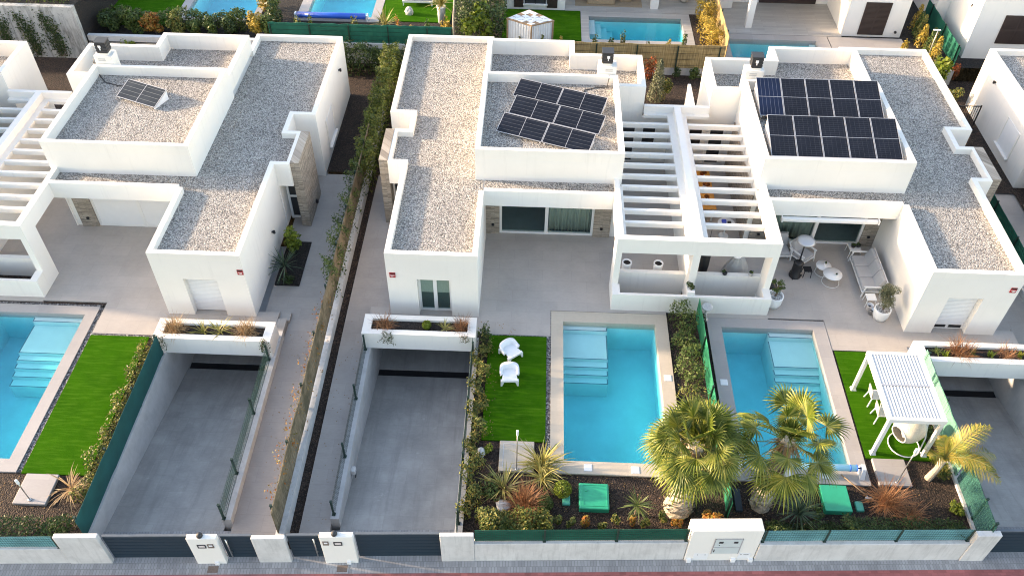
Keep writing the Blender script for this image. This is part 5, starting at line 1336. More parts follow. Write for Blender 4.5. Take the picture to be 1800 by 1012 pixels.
# gazebo
t = thing('gazebo', 'white louvred gazebo on the lawn beside the right pool', 'gazebo', (12.9, 18.7, 0))
x0, x1, y0, y1, zt = 12.0, 13.85, 17.28, 20.18, 2.03
for px, py in ((x0, y0), (x1 - .12, y0), (x0, y1 - .12), (x1 - .12, y1 - .12)):
    mb = MB(); mb.box(px, py, 0.005, px + .12, py + .12, zt - .17); p = mb.build('post', 'white_metal', t)
    mb = MB(); mb.loft([[(px - .04, py - .04, .002), (px + .16, py - .04, .002), (px + .16, py + .16, .002), (px - .04, py + .16, .002)], [(px - .003, py - .003, .10), (px + .123, py - .003, .10), (px + .123, py + .123, .10), (px - .003, py + .123, .10)]]); mb.build('post_foot', 'white_metal', p)
ring(MB(), x0 - .02, y0 - .02, x1 + .02, y1 + .02, x0 + .10, y0 + .10, x1 - .10, y1 - .10, zt - .17, zt).build('roof_frame', 'white_metal', t)
ym = (y0 + y1) / 2
MB().box(x0 + .10, ym - .03, zt - .12, x1 - .10, ym + .03, zt - .008).build('cross_beam', 'alu', t)
n = 15
for bay, (a, b) in enumerate(((y0 + .105, ym - .035), (ym + .035, y1 - .105))):
    for k in range(n):
        xa = x0 + .105 + (x1 - x0 - .21) * k / n; xb = xa + (x1 - x0 - .21) / n
        mb = MB(); mb.add([(xa, a, zt - .08), (xb + .006, a, zt - .03), (xb + .006, b, zt - .03), (xa, b, zt - .08), (xa, a, zt - .062), (xb + .006, a, zt - .012), (xb + .006, b, zt - .012), (xa, b, zt - .062)], [(0, 3, 2, 1), (4, 5, 6, 7), (0, 1, 5, 4), (1, 2, 6, 5), (2, 3, 7, 6), (3, 0, 4, 7)])
        mb.build('louvre', 'louvre', t)
t = thing('garden_table', 'white table hidden under the gazebo roof', 'table', (13.0, 19.15, 0))
MB().rbox(12.75, 18.4, .70, 13.55, 19.9, .75, .03).build('tabletop', 'white_metal', t)
for px in (12.82, 13.42):
    for py in (18.48, 19.76):
        MB().box(px, py, .0, px + .06, py + .06, .70).build('leg', 'white_metal', t)
def side_chair(label, src=None, loc=(0, 0, 0), rz=0.0):
    if src: return dup(src, loc, rz, label)
    t = thing('garden_chair', label, 'chair', (0, 0, 0), 'chairs at the gazebo table'); LOCAL.add(t.name)
    MB().rbox(-.22, -.22, .42, .22, .22, .46, .04).build('seat', 'white_plastic', t)
    mb = MB(); mb.loft([[(-.21, .19, .46), (.21, .19, .46), (.21, .225, .46), (-.21, .225, .46)], [(-.20, .26, .82), (.20, .26, .82), (.20, .29, .82), (-.20, .29, .82)]]); mb.build('backrest', 'rope', t)
    for sx in (-1, 1):
        for sy in (-1, 1):
            mb = MB(); mb.bar((sx * .18, sy * .18, .42), (sx * .23, sy * .24, 0), .035); mb.build('leg', 'white_plastic', t)
    t.location = loc; t.rotation_euler = (0, 0, rz); return t
sc0 = side_chair('white chair with woven back at the far end of the gazebo table', None, (12.62, 19.55, 0), R(90))
side_chair('white chair with woven back at the near end of the gazebo table', sc0, (12.66, 18.8, 0), R(90))

# hanging cocoon chair
t = thing('egg_chair', 'cream woven hanging egg chair with ring base under the gazebo edge', 'hanging chair', (13.3, 17.75, 0))
ec = Vector((13.25, 17.85, .82)); mb = MB(); rings = []; ax_ = Vector((-.72, -.35, -.12)).normalized(); u = ax_.cross(Vector((0, 0, 1))).normalized(); v = u.cross(ax_)
for i, (d, r) in enumerate(((.50, .30), (.38, .40), (.22, .46), (.0, .48), (-.2, .45), (-.36, .36), (-.47, .2), (-.5, .04))):
    rings.append([tuple(ec + ax_ * d + u * r * (1 + (.03 if (i + k) % 2 else 0)) * math.cos(2 * PI * k / 28) + v * r * (1 + (.03 if (i + k) % 2 else 0)) * math.sin(2 * PI * k / 28)) for k in range(28)])
inner = [[tuple(Vector(p) * .96 + (ec + ax_ * .05) * .04) for p in r] for r in rings]
mb.loft(rings, False); mb.loft(inner, False)
m = 28; mb.add(rings[0] + inner[0], [(k, (k + 1) % m, m + (k + 1) % m, m + k) for k in range(m)])
mb.build('cocoon', 'rope', t, True)
mb = MB(); mb.tube([tuple(ec + ax_ * .50 + u * .31 * math.cos(2 * PI * k / 24) + v * .31 * math.sin(2 * PI * k / 24)) for k in range(25)], .022, 6); mb.build('cocoon_rim', 'white_metal', t, True)
mb = MB(); mb.tube([(13.22 + .52 * math.cos(2 * PI * k / 32), 17.72 + .52 * math.sin(2 * PI * k / 32), .03) for k in range(33)], .024, 6); mb.build('ring_base', 'white_metal', t, True)
mb = MB(); mb.tube([(13.6, 17.35, .03), (13.74, 17.6, .6), (13.70, 17.9, 1.3), (13.5, 17.95, 1.75), (13.26, 17.86, 1.78), (13.25, 17.85, 1.32)], .024, 8); mb.build('stand_arm', 'white_metal', t, True)
mb = MB(); mb.rbox(13.0, 17.62, .52, 13.4, 18.05, .62, .05); mb.build('seat_cushion', 'cushion', t)

# ================================================================== RIGHT TERRACE FURNITURE
def pot_profile(r, h): return [(r * .72, 0), (r * .95, h * .35), (r, h * .9), (r * 1.0, h), (r * .86, h), (r * .84, h * .88)]
t = thing('potted_tree', 'olive tree in a big white pot beside the right villa wall', 'potted tree', (13.95, 23.75, 0))
MB().lathe(pot_profile(.32, .55), (13.95, 23.75, 0), 28).build('pot', 'white_plastic', t, True)
MB().lathe([(.27, .47), (.27, .50)], (13.95, 23.75, 0), 24).build('pebbles', 'white_pebble', t)
MB().tube([(13.95, 23.75, .45), (13.97, 23.76, .8), (14.02, 23.78, 1.15)], [.045, .035, .02], 8).build('trunk', 'bark', t)
rng = rng_(31); P, D = blob_points(2600, (14.02, 23.8, 1.25), (.52, .48, .52), rng, 12, .3)
leaves_build('crown', leaf_quads(P, D, .085, .28, rng), 'leaf_grey', t)
t = thing('potted_tree', 'cloud pruned bonsai in a big white pot beside the pergola post', 'potted tree', (9.83, 24.25, 0))
MB().lathe(pot_profile(.33, .58), (9.83, 24.25, 0), 28).build('pot', 'white_plastic', t, True)
MB().lathe([(.28, .50), (.28, .53)], (9.83, 24.25, 0), 24).build('pebbles', 'white_pebble', t)
mb = MB(); mb.tube([(9.83, 24.25, .5), (9.86, 24.25, .7), (9.80, 24.28, .9), (9.87, 24.3, 1.1), (9.84, 24.3, 1.25)], [.045, .04, .03, .025, .015], 8); mb.tube([(9.80, 24.28, .9), (9.62, 24.33, 1.2)], [.02, .012], 6); mb.tube([(9.86, 24.28, .8), (9.95, 24.2, .95)], [.02, .012], 6); mb.build('trunk', 'bark', t)
rng = rng_(32); pts = [blob_points(360, c, r, rng, 5, .4) for c, r in (((9.62, 24.35, 1.25), (.17, .15, .11)), ((9.93, 24.3, 1.25), (.23, .2, .14)), ((9.95, 24.2, 1.0), (.17, .15, .10)), ((9.78, 24.2, .88), (.2, .17, .10)))]
P = np.concatenate([p[0] for p in pts]); D = np.concatenate([p[1] for p in pts])
leaves_build('crown', leaf_quads(P, D, .05, .5, rng), 'leaf_mid', t)

def lounge(name, label, cat, L, group, loc, rz, n, src=None):
    """cushioned seat facing -y; n seat places"""
    if src: return dup(src, loc, rz, label, group)
    t = thing(name, label, cat, (0, 0, 0), group); LOCAL.add(t.name)
    h = L / 2
    ring(MB(), -h, -.38, h, .38, -h + .05, -.33, h - .05, .33, .22, .28).build('seat_frame', 'white_metal', t)
    for sx in (-1, 1):
        mb = MB(); x = sx * (h + .025)
        mb.bar((x, -.36, .0), (x, -.28, .55), .05); mb.bar((x, .40, .0), (x, .30, .55), .05); mb.bar((x, -.36, .56), (x, .42, .56), .06, .04); mb.build('arm', 'white_metal', t)
    mb = MB()
    for k in range(n + 1): x = -h + .04 + (2 * h - .08) * k / n; mb.bar((x, .33, .25), (x, .50, .80), .03)
    mb.bar((-h, .50, .80), (h, .50, .80), .04); mb.build('back_frame', 'white_metal', t)
    w = (2 * h - .06) / n
    for k in range(n):
        xa = -h + .03 + w * k
        mb = MB(); mb.rbox(xa + .01, -.37, .285, xa + w - .01, .28, .43, .05, 4); mb.build('seat_cushion', 'cushion', t, False)
        mb = MB(); mb.loft([[(xa + .02, .17, .43), (xa + w - .02, .17, .43), (xa + w - .02, .31, .40), (xa + .02, .31, .40)], [(xa + .015, .20, .48), (xa + w - .015, .20, .48), (xa + w - .015, .36, .50), (xa + .015, .36, .50)], [(xa + .015, .32, .82), (xa + w - .015, .32, .82), (xa + w - .015, .46, .80), (xa + .015, .46, .80)], [(xa + .05, .37, .88), (xa + w - .05, .37, .88), (xa + w - .05, .44, .87), (xa + .05, .44, .87)]]); mb.build('back_cushion', 'cushion', t, False)
    t.location = loc; t.rotation_euler = (0, 0, rz); return t
lounge('sofa', 'white framed three seat sofa with grey cushions against the right villa wall', 'sofa', 2.05, None, (13.86, 25.95, 0), R(-90), 3)
ac = lounge('garden_lounge_chair', 'grey cushioned armchair next to the pergola corner', 'armchair', .72, 'grey lounge armchairs', (10.62, 27.25, 0), R(4), 1)
lounge('', 'grey cushioned armchair behind the patio heater', 'armchair', .72, 'grey lounge armchairs', (11.5, 27.0, 0), R(38), 1, ac)
t = thing('patio_heater', 'black patio heater with round reflector plate', 'patio heater', (11.05, 26.0, 0))
MB().lathe([(.24, 0), (.25, .04), (.20, .07), (.19, .70), (.21, .74), (.14, .80), (.03, .82)], (11.05, 26.0, 0), 24).build('tank_cover', 'black', t, True)
MB().tube([(11.05, 26.0, .8), (11.05, 26.0, 1.75)], .03, 10).build('pole', 'black', t, True)
MB().lathe([(.10, 1.70), (.11, 1.95)], (11.05, 26.0, 0), 16).build('burner', 'steel', t, True)
MB().lathe([(.36, 1.93), (.38, 1.94), (.30, 1.99), (.16, 2.02), (.02, 2.03)], (11.05, 26.0, 0), 32).build('reflector', 'alu', t, True)
mb = MB()
for a in (0, 2.1, 4.2): mb.lathe([(.035, 0), (.035, .06)], (11.05 + .26 * math.cos(a), 26.0 + .26 * math.sin(a), 0), 8)
mb.build('castors', 'black', t)
def coffee(label, x, y, r, z):
    t = thing('coffee_table', label, 'coffee table', (x, y, 0), 'round white coffee tables')
    MB().lathe([(r, z - .03), (r * 1.01, z - .015), (r, z)], (x, y, 0), 36).build('tabletop', 'white_metal', t, True)
    mb = MB(); mb.tube([(x + r * .92 * math.cos(2 * PI * k / 30 * .8 + .9), y + r * .92 * math.sin(2 * PI * k / 30 * .8 + .9) - .04, .015) for k in range(31)], .014, 6); mb.build('base_ring', 'white_metal', t, True)
    for a in (.95, 2.9, 5.6):
        mb = MB(); mb.tube([(x + r * .92 * math.cos(a), y + r * .92 * math.sin(a) - .04, .015), (x + r * .8 * math.cos(a), y + r * .8 * math.sin(a), z - .03)], .014, 6); mb.build('leg', 'white_metal', t, True)
coffee('larger round white coffee table near the sofa', 12.45, 25.72, .38, .45)
coffee('smaller round white coffee table tucked behind the larger one', 12.22, 26.28, .31, .38)
def small_pot(label, x, y, z, r=.06, h=.09, mat='white_plastic', group='little pots on the terrace tables', plant='black'):
    t = thing('flower_pot', label, 'pot', (x, y, z), group)
    MB().lathe(pot_profile(r, h), (x, y, z), 14).build('pot', mat, t, True)
    rng = rng_(int(abs(x * 100 + y * 10))); P, D = blob_points(40, (x, y, z + h + .02), (r, r, r * .8), rng, 3)
    leaves_build('plant', leaf_quads(P, D, r * .9, .6, rng), 'leaf_dark', t)
small_pot('little white pot with dark plant on the larger coffee table', 12.56, 25.62, .451)
small_pot('little white pot with dark plant on the smaller coffee table', 12.28, 26.30, .381, .07, .10)
def side_table(label, x, y, w, z, mat, group):
    t = thing('side_table', label, 'side table', (x, y, 0), group)
    MB().rbox(x - w, y - w, z - .03, x + w, y + w, z, .02, 2).build('tabletop', mat, t)
    for sx in (-1, 1):
        for sy in (-1, 1): MB().bar((x + sx * (w - .03), y + sy * (w - .03), z - .03), (x + sx * (w - .01), y + sy * (w - .01), 0), .025).build('leg', mat, t)
side_table('small black side table beside the patio heater', 11.52, 26.05, .17, .36, 'black', None)
side_table('white side table with two dark pots behind the sofa', 13.75, 27.42, .25, .42, 'white_metal', 'white side tables of the sofa')
side_table('white side table at the near end of the sofa', 13.72, 24.52, .2, .40, 'white_metal', 'white side tables of the sofa')
small_pot('dark round pot left on the side table behind the sofa', 13.68, 27.42, .42, .10, .14, 'black', 'dark pots behind the sofa')
small_pot('dark round pot right on the side table behind the sofa', 13.90, 27.45, .42, .10, .12, 'charcoal', 'dark pots behind the sofa')
for y, lab, mt in ((24.22, 'white bucket beside the olive tree', 'white_plastic'), (23.98, 'steel bucket in front of the white bucket', 'steel')):
    t = thing('bucket', lab, 'bucket', (13.66, y, 0), 'buckets by the olive tree')
    MB().lathe([(.10, 0), (.13, .24), (.14, .25), (.125, .25), (.095, .03)], (13.66, y, 0), 18).build('body', mt, t, True)
    MB().lathe([(.10, .10), (.10, .12)], (13.66, y, 0), 16).build('filling', 'black', t)
t = thing('covered_barbecue', 'dark covered barbecue against the pergola corner post', 'barbecue', (9.78, 24.75, 0))
MB().rbox(9.55, 24.58, .0, 9.98, 24.98, .55, .06, 4).build('cover', 'charcoal', t)
MB().lathe([(.21, .54), (.2, .64), (.12, .72), (.02, .74)], (9.77, 24.78, 0), 16).build('hood', 'black', t, True)
# awning cassette of the right villa
mb = MB(); mb.rbox(10.15, 26.70, 2.30, 13.95, 26.872, 2.46, .03, 3); aw = mb.build('awning', 'white_metal', HD)
for x in (10.1, 13.96):
    mb = MB(); mb.box(x, 26.68, 2.28, x + .05, 26.874, 2.48); mb.build('awning_bracket', 'white_metal', aw)
# bird bath, corner flower box, things behind the light wells
t = thing('bird_bath', 'pale stone bird bath beside the green net fence', 'bird bath', (7.0, 23.35, 0))
MB().lathe([(.13, -.05), (.13, .04), (.06, .10), (.05, .45), (.08, .58)], (7.0, 23.35, 0), 14).build('pedestal', 'rock', t, True)
MB().lathe([(.08, .58), (.20, .66), (.22, .72), (.19, .72), (.05, .67)], (7.0, 23.35, 0), 20).build('bowl', 'rock', t, True)
t = thing('flower_box', 'narrow white flower box with dark shrub on the wall between the terraces', 'flower box', (6.35, 23.95, .88))
MB().box(6.22, 23.72, .881, 6.50, 24.2, 1.10).build('box', 'white_plastic', t)
rng = rng_(41); P, D = blob_points(420, (6.36, 23.98, 1.25), (.17, .26, .2), rng, 6); leaves_build('foliage', leaf_quads(P, D, .07, .5, rng), 'leaf_dark', t)
for x, lab in ((3.98, 'round white pot with dark soil left behind the central light well'), (5.25, 'round white pot with dark soil right behind the central light well')):
    t = thing('round_pot', lab, 'pot', (x, 25.45, 0), 'round pots behind the central light well')
    MB().lathe([(.13, 0), (.17, .45), (.2, .93), (.2, .98), (.155, .98), (.15, .92)], (x, 25.45, 0), 22).build('pot', 'white_plastic', t, True)
    MB().lathe([(.145, .88), (.145, .93)], (x, 25.45, 0), 18).build('soil', 'soil_dark', t)
small_pot('small dark pot plant on the light well ledge of the right villa', 7.85, 24.98, .92, .10, .10, 'charcoal', 'pots on the right light well ledge')
small_pot('square grey lantern pot on the right end of the light well ledge', 8.88, 24.98, .92, .10, .16, 'concrete', 'pots on the right light well ledge')
t = thing('covered_furniture', 'grey draped furniture cover under the pergola of the right villa', 'furniture cover', (8.55, 25.7, 0))
rng = rng_(51); mb = MB(); rings = []
for z, r in ((0, .50), (.3, .46), (.7, .36), (1.0, .22), (1.15, .16), (1.2, .05)):
    rings.append([(8.5 + (r + .05 * math.sin(k * 2.4 + z)) * math.cos(2 * PI * k / 26) * 1.15, 25.75 + (r + .05 * math.sin(k * 2.4 + z)) * math.sin(2 * PI * k / 26) * .8, z) for k in range(26)])
mb.loft(rings); mb.build('cover', 'grey_cover', t, True)
MB().lathe([(.14, 1.17), (.17, 1.24), (.13, 1.27)], (8.42, 25.75, 0), 16).build('cap', 'white_plastic', t, True)
t = thing('punch_bag', 'black punch bag hanging under the pergola of the right villa', 'punch bag', (7.12, 25.6, .4))
MB().lathe([(.03, .35), (.17, .40), (.19, .8), (.19, 1.35), (.15, 1.5), (.03, 1.55)], (7.12, 25.6, 0), 18).build('bag', 'black', t, True)
MB().tube([(7.12, 25.6, 1.5), (7.12, 25.6, 2.75)], .012, 5).build('chain', 'charcoal', t)
t = thing('dining_table', 'orange topped table under the pergola of the right villa', 'table', (7.45, 30.6, 0))
MB().rbox(6.75, 29.2, .72, 8.12, 32.0, .76, .03, 2).build('tabletop', 'orange', t)
for x in (6.85, 7.97):
    for y in (29.3, 31.85): MB().box(x, y, 0, x + .06, y + .06, .72).build('leg', 'white_metal', t)
for k, (y, lab) in enumerate(((31.4, 'rear'), (30.7, 'middle'), (29.9, 'front'))):
    t = thing('red_plant', f'red leaved plant on the orange table, {lab} one', 'plant', (7.75, y, .76), 'red plants on the orange table')
    MB().lathe(pot_profile(.09, .12), (7.75, y, .76), 12).build('pot', 'white_plastic', t, True)
    rng = rng_(60 + k); P, D = blob_points(90, (7.75, y, .98), (.2, .2, .14), rng, 4); leaves_build('foliage', leaf_quads(P, D, .13, .5, rng), 'leaf_red', t)
t = thing('round_table', 'round white table with blue things under the pergola of the right villa', 'table', (8.42, 28.35, 0))
MB().lathe([(.36, .70), (.37, .715), (.36, .73)], (8.42, 28.35, 0), 28).build('tabletop', 'white_plastic', t, True)
mb = MB(); mb.tube([(8.42, 28.35, 0), (8.42, 28.35, .70)], .03, 8); mb.lathe([(.22, 0), (.2, .03)], (8.42, 28.35, 0), 16); mb.build('pedestal', 'white_metal', t)
t = thing('toy', 'dark blue plastic things lying on the round white table', 'toy', (8.35, 28.4, .73))
MB().rbox(8.22, 28.32, .731, 8.42, 28.5, .82, .03).build('body', 'blue_item', t)
MB().rbox(8.46, 28.28, .731, 8.62, 28.42, .80, .03).build('lid', 'black', t)
# lamp boxes on the ramp wall
t = thing('wall_lamp', 'grey lamp box on the left wall of the central driveway', 'wall lamp', (-5.82, 16.3, -.75))
MB().rbox(-5.868, 16.2, -.85, -5.72, 16.42, -.62, .02, 2).build('body', 'concrete_light', t)
MB().box(-5.715, 16.18, -.98, -5.74, 16.30, -.855).build('grille', 'charcoal', t)
# ================================================================== REAR PLOTS
ZR = .80
def rwall(x0, y0, z0, x1, y1, z1, mat, label, name='boundary_wall', group='rear boundary walls', cat='wall'):
    mb = MB(); mb.box(x0, y0, z0, x1, y1, z1); return solo(mb, name, mat, label, cat, group)
rwall(-24.3, 41.7, -.3, 1.85, 41.95, 1.08, 'white_dirty', 'low pale boundary wall behind the left and central villas')
rwall(-45, 41.25, -.3, -24.302, 41.55, 2.92, 'stained', 'tall stained retaining wall with dead creepers at the top left')
rwall(1.86, 41.35, -.3, 10.1, 41.6, .42, 'concrete_light', 'low block kerb under the reed fence behind the pergola')
rwall(10.12, 41.2, -.3, 22.2, 41.45, .78, 'concrete', 'low boundary wall behind the right villa')
# dead creeper on the stained wall
for k, (x, zt_) in enumerate(((-30.0, 2.9), (-28.5, 2.8), (-27.1, 2.9), (-25.7, 2.85))):
    rng = rng_(200 + k); t = thing('creeper', f'dark withered creeper on the stained wall, {["leftmost", "second", "third", "rightmost"][k]} one', 'creeper', (x, 41.2, 0), 'creepers on the stained wall')
    mb = MB(); P = []
    for j in range(9):
        p = Vector((x + rng.uniform(-.2, .2), 41.23, .05)); path = [p.copy()]
        for i in range(7): p = p + Vector((rng.uniform(-.16, .12), 0, zt_ / 7.3 * rng.uniform(.4, 1.15))); path.append(p.copy()); P += [np.array(p) + rng.normal(0, (.16, .03, .16), 3) for _ in range(15)]
        mb.tube(path, [.02, .018, .015, .012, .01, .008, .006, .004], 4)
    mb.build('stem', 'bark', t); P = np.array(P); P[:, 1] = np.minimum(P[:, 1], 41.22)
    leaves_build('foliage', leaf_quads(P, np.tile([0, -1, .2], (len(P), 1)), .11, .5, rng), 'leaf_dark', t)
hedge('leafy strip on top of the tall stained wall', 2600, -40, 41.6, -24.6, 42.5, 2.9, 3.5, .14, 'leaf_mid', 211, .15, 'rear hedges')
mb = MB(); mb.box(-45, 41.55, .5, -24.302, 60, 2.88); struct(mb, 'upper_terrace', 'soil_dark')

# fences on the rear wall
def xfence(x0, x1, y, z0, z1, posts, mat, label, group, thick=.03, pm='green_steel', pside=-1):
    t = thing('rear_fence', label, 'fence', ((x0 + x1) / 2, y, z0), group)
    rg = rng_(int(x0 * 10 + 500)); n = int((x1 - x0) / .25); rings = []
    for i in range(n + 1):
        x = x0 + (x1 - x0) * i / n; j = rg.uniform(-.012, .012); h = z1 + rg.uniform(-.025, .025)
        rings.append([(x, y + j, z0), (x, y + j, h), (x, y + j + thick, h), (x, y + j + thick, z0)])
    MB().loft(rings).build('screen', mat, t)
    for p in posts:
        mb = MB(); mb.box(p - .03, y + pside * .06 - .03, z0 - .1, p + .03, y + pside * .06 + .03, z1 - .08).box(p - .036, y + pside * .06 - .036, z1 - .08, p + .036, y + pside * .06 + .036, z1 - .05); mb.build('post', pm, t)
    mb = MB()
    for k in range(4): z = z0 + .15 + (z1 - z0 - .3) * k / 3; mb.box(x0, y - .022, z, x1, y - .016, z + .012)
    mb.build('tie_wire', 'black' if mat == 'reed' else 'green_steel', t)
    return t
xfence(-14.3, -4.45, 41.8, 1.08, 2.12, (-14.2, -12.1, -10.0, -7.9, -5.8, -4.5), 'net_green', 'dark green screen fence behind the left villa pools', 'rear screen fences')
xfence(1.9, 10.0, 41.3, .42, 1.78, (3.2, 5.35, 7.5, 9.7), 'reed', 'golden reed fence with dark posts behind the pergola', 'rear screen fences')
yfence('reed_fence', 10.05, 41.4, 47.5, lambda y: ZR, 1.45, (42.0, 44.2, 46.4), 'reed', 'tall sunlit reed fence running back between two rear pools', 'rear screen fences', 0, .03, side=-1)

def rpool(label, cop, inn, sx=None, sy=None, cm='deck'):
    return pool(label, cop, inn, sx, sy or (), cm, (), ZR, -.12, -1.5)
rpool('rear pool behind the row of yellow hedges, cut by the top edge', (-20.45, 44.2, -15.7, 52.0), (-19.95, 44.6, -16.1, 51.5), cm='coping_grey')
rpool('rear pool with the bright blue roller, cut by the top edge', (-13.65, 44.55, -8.9, 52.0), (-13.1, 45.05, -9.4, 51.5), cm='coping_grey')
rp = rpool('rear pool in front of the wicker sofa terrace', (2.5, 42.75, 8.72, 46.5), (2.95, 43.35, 8.22, 45.92), cm='deck')
for k in range(4):
    mb = MB(); mb.box(2.96 + .36 * k, 44.3, ZR - 1.49, 3.30 + .36 * k, 45.9, ZR - .2 - .24 * k); mb.build('step', 'pool_tile', rp)
rp = rpool('deep blue rear pool behind the right villa', (10.2, 41.5, 16.15, 44.4), (10.6, 41.9, 15.45, 43.85), cm='coping_grey')
for k in range(3):
    mb = MB(); mb.box(15.43 - .34 * k, 42.2, ZR - 1.49, 15.12 - .34 * k, 43.84, ZR - .2 - .26 * k); mb.build('step', 'pool_tile', rp)
def rstrip(x0, y0, x1, y1, mat, name, z=ZR): 
    mb = MB(); mb.box(x0, y0, ZR - .3, x1, y1, z); return struct(mb, name, mat)
rstrip(-24.3, 43.5, -20.47, 56, 'lawn', 'lawn'); rstrip(-8.88, 44.75, -4.9, 52, 'lawn', 'lawn'); rstrip(-1.9, 43.2, 2.48, 46.55, 'lawn', 'lawn')
rstrip(1.6, 46.55, 10.0, 60, 'deck', 'deck'); rstrip(10.15, 44.45, 17.0, 60, 'deck', 'deck'); rstrip(16.2, 42.0, 20.3, 44.4, 'coping_grey', 'paved_walk'); rstrip(8.75, 41.7, 10.0, 46.5, 'soil', 'planting_bed')
t = thing('pool_roller', 'bright blue rolled pool cover at the end of a rear pool', 'pool roller', (-11.6, 44.75, ZR))
MB().tube([(-13.5, 44.75, ZR + .22), (-9.65, 44.75, ZR + .22)], .17, 16).build('rolled_cover', 'blue_roll', t, True)
for x in (-13.62, -9.55): MB().box(x - .04, 44.6, ZR + .01, x + .04, 44.9, ZR + .35).build('stand', 'white_plastic', t)

# hedges and shrubs of the rear plots
for k, (x, w_, h, mt, lab) in enumerate(((-23.4, .75, 1.25, 'leaf_dark', 'big dark shrub right of the stained wall'), (-22.2, .7, 1.3, 'leaf_mid', 'dark green shrub second from the stained wall'), (-20.9, .75, 1.2, 'leaf_orange', 'shrub with yellow orange flowers in front of the small rear lawn'), (-19.7, .7, 1.1, 'leaf_yellow', 'yellow flowering shrub at the lawn corner of the rear pool'),
                                      (-18.7, .55, 1.0, 'leaf_mid', 'green shrub in front of the first rear pool, leftmost'), (-17.75, .5, 1.05, 'leaf_mid', 'green shrub in front of the first rear pool, middle'), (-16.8, .5, 1.0, 'leaf_dark', 'dark shrub in front of the first rear pool, rightmost'), (-15.35, .6, 1.5, 'leaf_gold', 'golden shrub between the two left rear pools'), (-14.6, .55, 1.3, 'leaf_mid', 'green shrub beside the end of the dark green rear fence'))):
    bush('rear_shrub', (x, 42.7, ZR + h * .5), (w_, .6, h * .62), int(2100 * w_), .15, mt, lab, 'shrub', 'shrubs along the rear boundary', 220 + k, 8)
hedge('long leafy hedge behind the flowering shrubs at the top left', 6500, -24.0, 43.05, -15.9, 43.8, ZR, ZR + .85, .14, 'leaf_mid', 229, .2, 'rear hedges')
bush('rear_shrub', (-14.7, 44.4, ZR + .8), (.6, 1.3, .95), 1000, .16, 'leaf_dark', 'dark bushy shrub between the two rear pools', 'shrub', 'shrubs along the rear boundary', 231)
bush('rear_shrub', (-15.5, 45.6, ZR + .7), (.5, 1.2, .85), 800, .15, 'leaf_gold', 'golden shrub farther back between the two rear pools', 'shrub', 'shrubs along the rear boundary', 232)
bush('rear_shrub', (-22.0, 41.45, .55), (.45, .25, .6), 420, .12, 'leaf_bright', 'light green shrub rooted before the low pale wall behind the left chimney', 'shrub', 'shrubs along the rear boundary', 233)
rosette('flax_plant', (-8.5, 44.3, ZR), 50, 1.0, .06, 'blade_yellow', 'straw coloured flax behind the dark green rear fence', 'plant', 'striped flax plants', 240, (25, 88), .8)
for k, (x, mt) in enumerate(((-13.0, 'leaf_yellow'), (-12.3, 'leaf_yellow'), (-9.9, 'leaf_yellow'), (-7.6, 'leaf_orange'), (-6.8, 'leaf_gold'), (-5.9, 'leaf_mid'))):
    bush('rear_shrub', (x, 42.9, ZR + .65), (.25, .25, .75), 130, .14, mt, f'thin tall shrub peeking over the dark green rear fence, {["first", "second", "third", "fourth", "fifth", "sixth"][k]} from the left', 'shrub', 'thin shrubs over the green rear fence', 250 + k, 4)
t = thing('sun_lounger', 'pale grey sun lounger on the rear lawn', 'sun lounger', (-6.9, 47.0, ZR))
MB().rbox(-7.75, 46.6, ZR + .30, -6.1, 47.3, ZR + .38, .04).build('lounger_bed', 'cushion', t)
ring(MB(), -7.8, 46.55, -6.05, 47.35, -7.74, 46.61, -6.11, 47.29, ZR + .2, ZR + .30).build('frame', 'white_metal', t)
for x in (-7.78, -6.13):
    for y in (46.57, 47.27): MB().box(x, y, ZR, x + .06, y + .06, ZR + .2).build('leg', 'white_metal', t)
boulder((-7.3, 45.6, ZR + .15), (.25, .22, .3), 'pale upright stone on the rear lawn', 3)
t = thing('potted_palm', 'yellow green plant in a tall white pot beside the rear lawn', 'potted plant', (-5.35, 44.75, ZR))
MB().lathe([(.2, 0), (.24, .9), (.26, 1.0), (.2, 1.0), (.19, .92)], (-5.35, 44.75, ZR), 20).build('pot', 'white_plastic', t, True)
rosette_mb((-5.35, 44.8, ZR + 1.0), 70, 1.1, .07, rng_(261), (20, 85), 1.0).build('foliage', 'blade_yellow', t)
bush('rear_shrub', (-5.0, 43.4, ZR + .5), (.4, .4, .6), 260, .14, 'leaf_gold', 'golden shrub in front of the tall white pot', 'shrub', 'shrubs along the rear boundary', 262)
hedge('dark tall hedge behind the rear left corner of the central villa', 5200, -4.3, 42.4, -1.9, 47.0, ZR, ZR + 1.9, .16, 'leaf_dark', 263, .25, 'rear hedges')
bush('big_leaf_shrub', (-3.05, 42.9, ZR + 1.0), (.95, .7, 1.15), 620, .34, 'leaf_bright', 'large bright green big leaved shrub behind the central villa', 'shrub', None, 264, 8, .62)
t = thing('tree', 'bare thin pale tree trunk beside the dark rear hedge', 'tree', (-4.5, 42.6, ZR))
MB().tube([(-4.5, 42.5, ZR), (-4.47, 42.6, 2.2), (-4.38, 42.9, 3.6)], [.06, .05, .03], 8).build('trunk', 'palm_bark', t)
P, D = blob_points(500, (-4.4, 43.2, 3.6), (.8, .7, .6), rng_(265), 7); leaves_build('crown', leaf_quads(P, D, .15, .5, rng_(266)), 'leaf_dark', t)

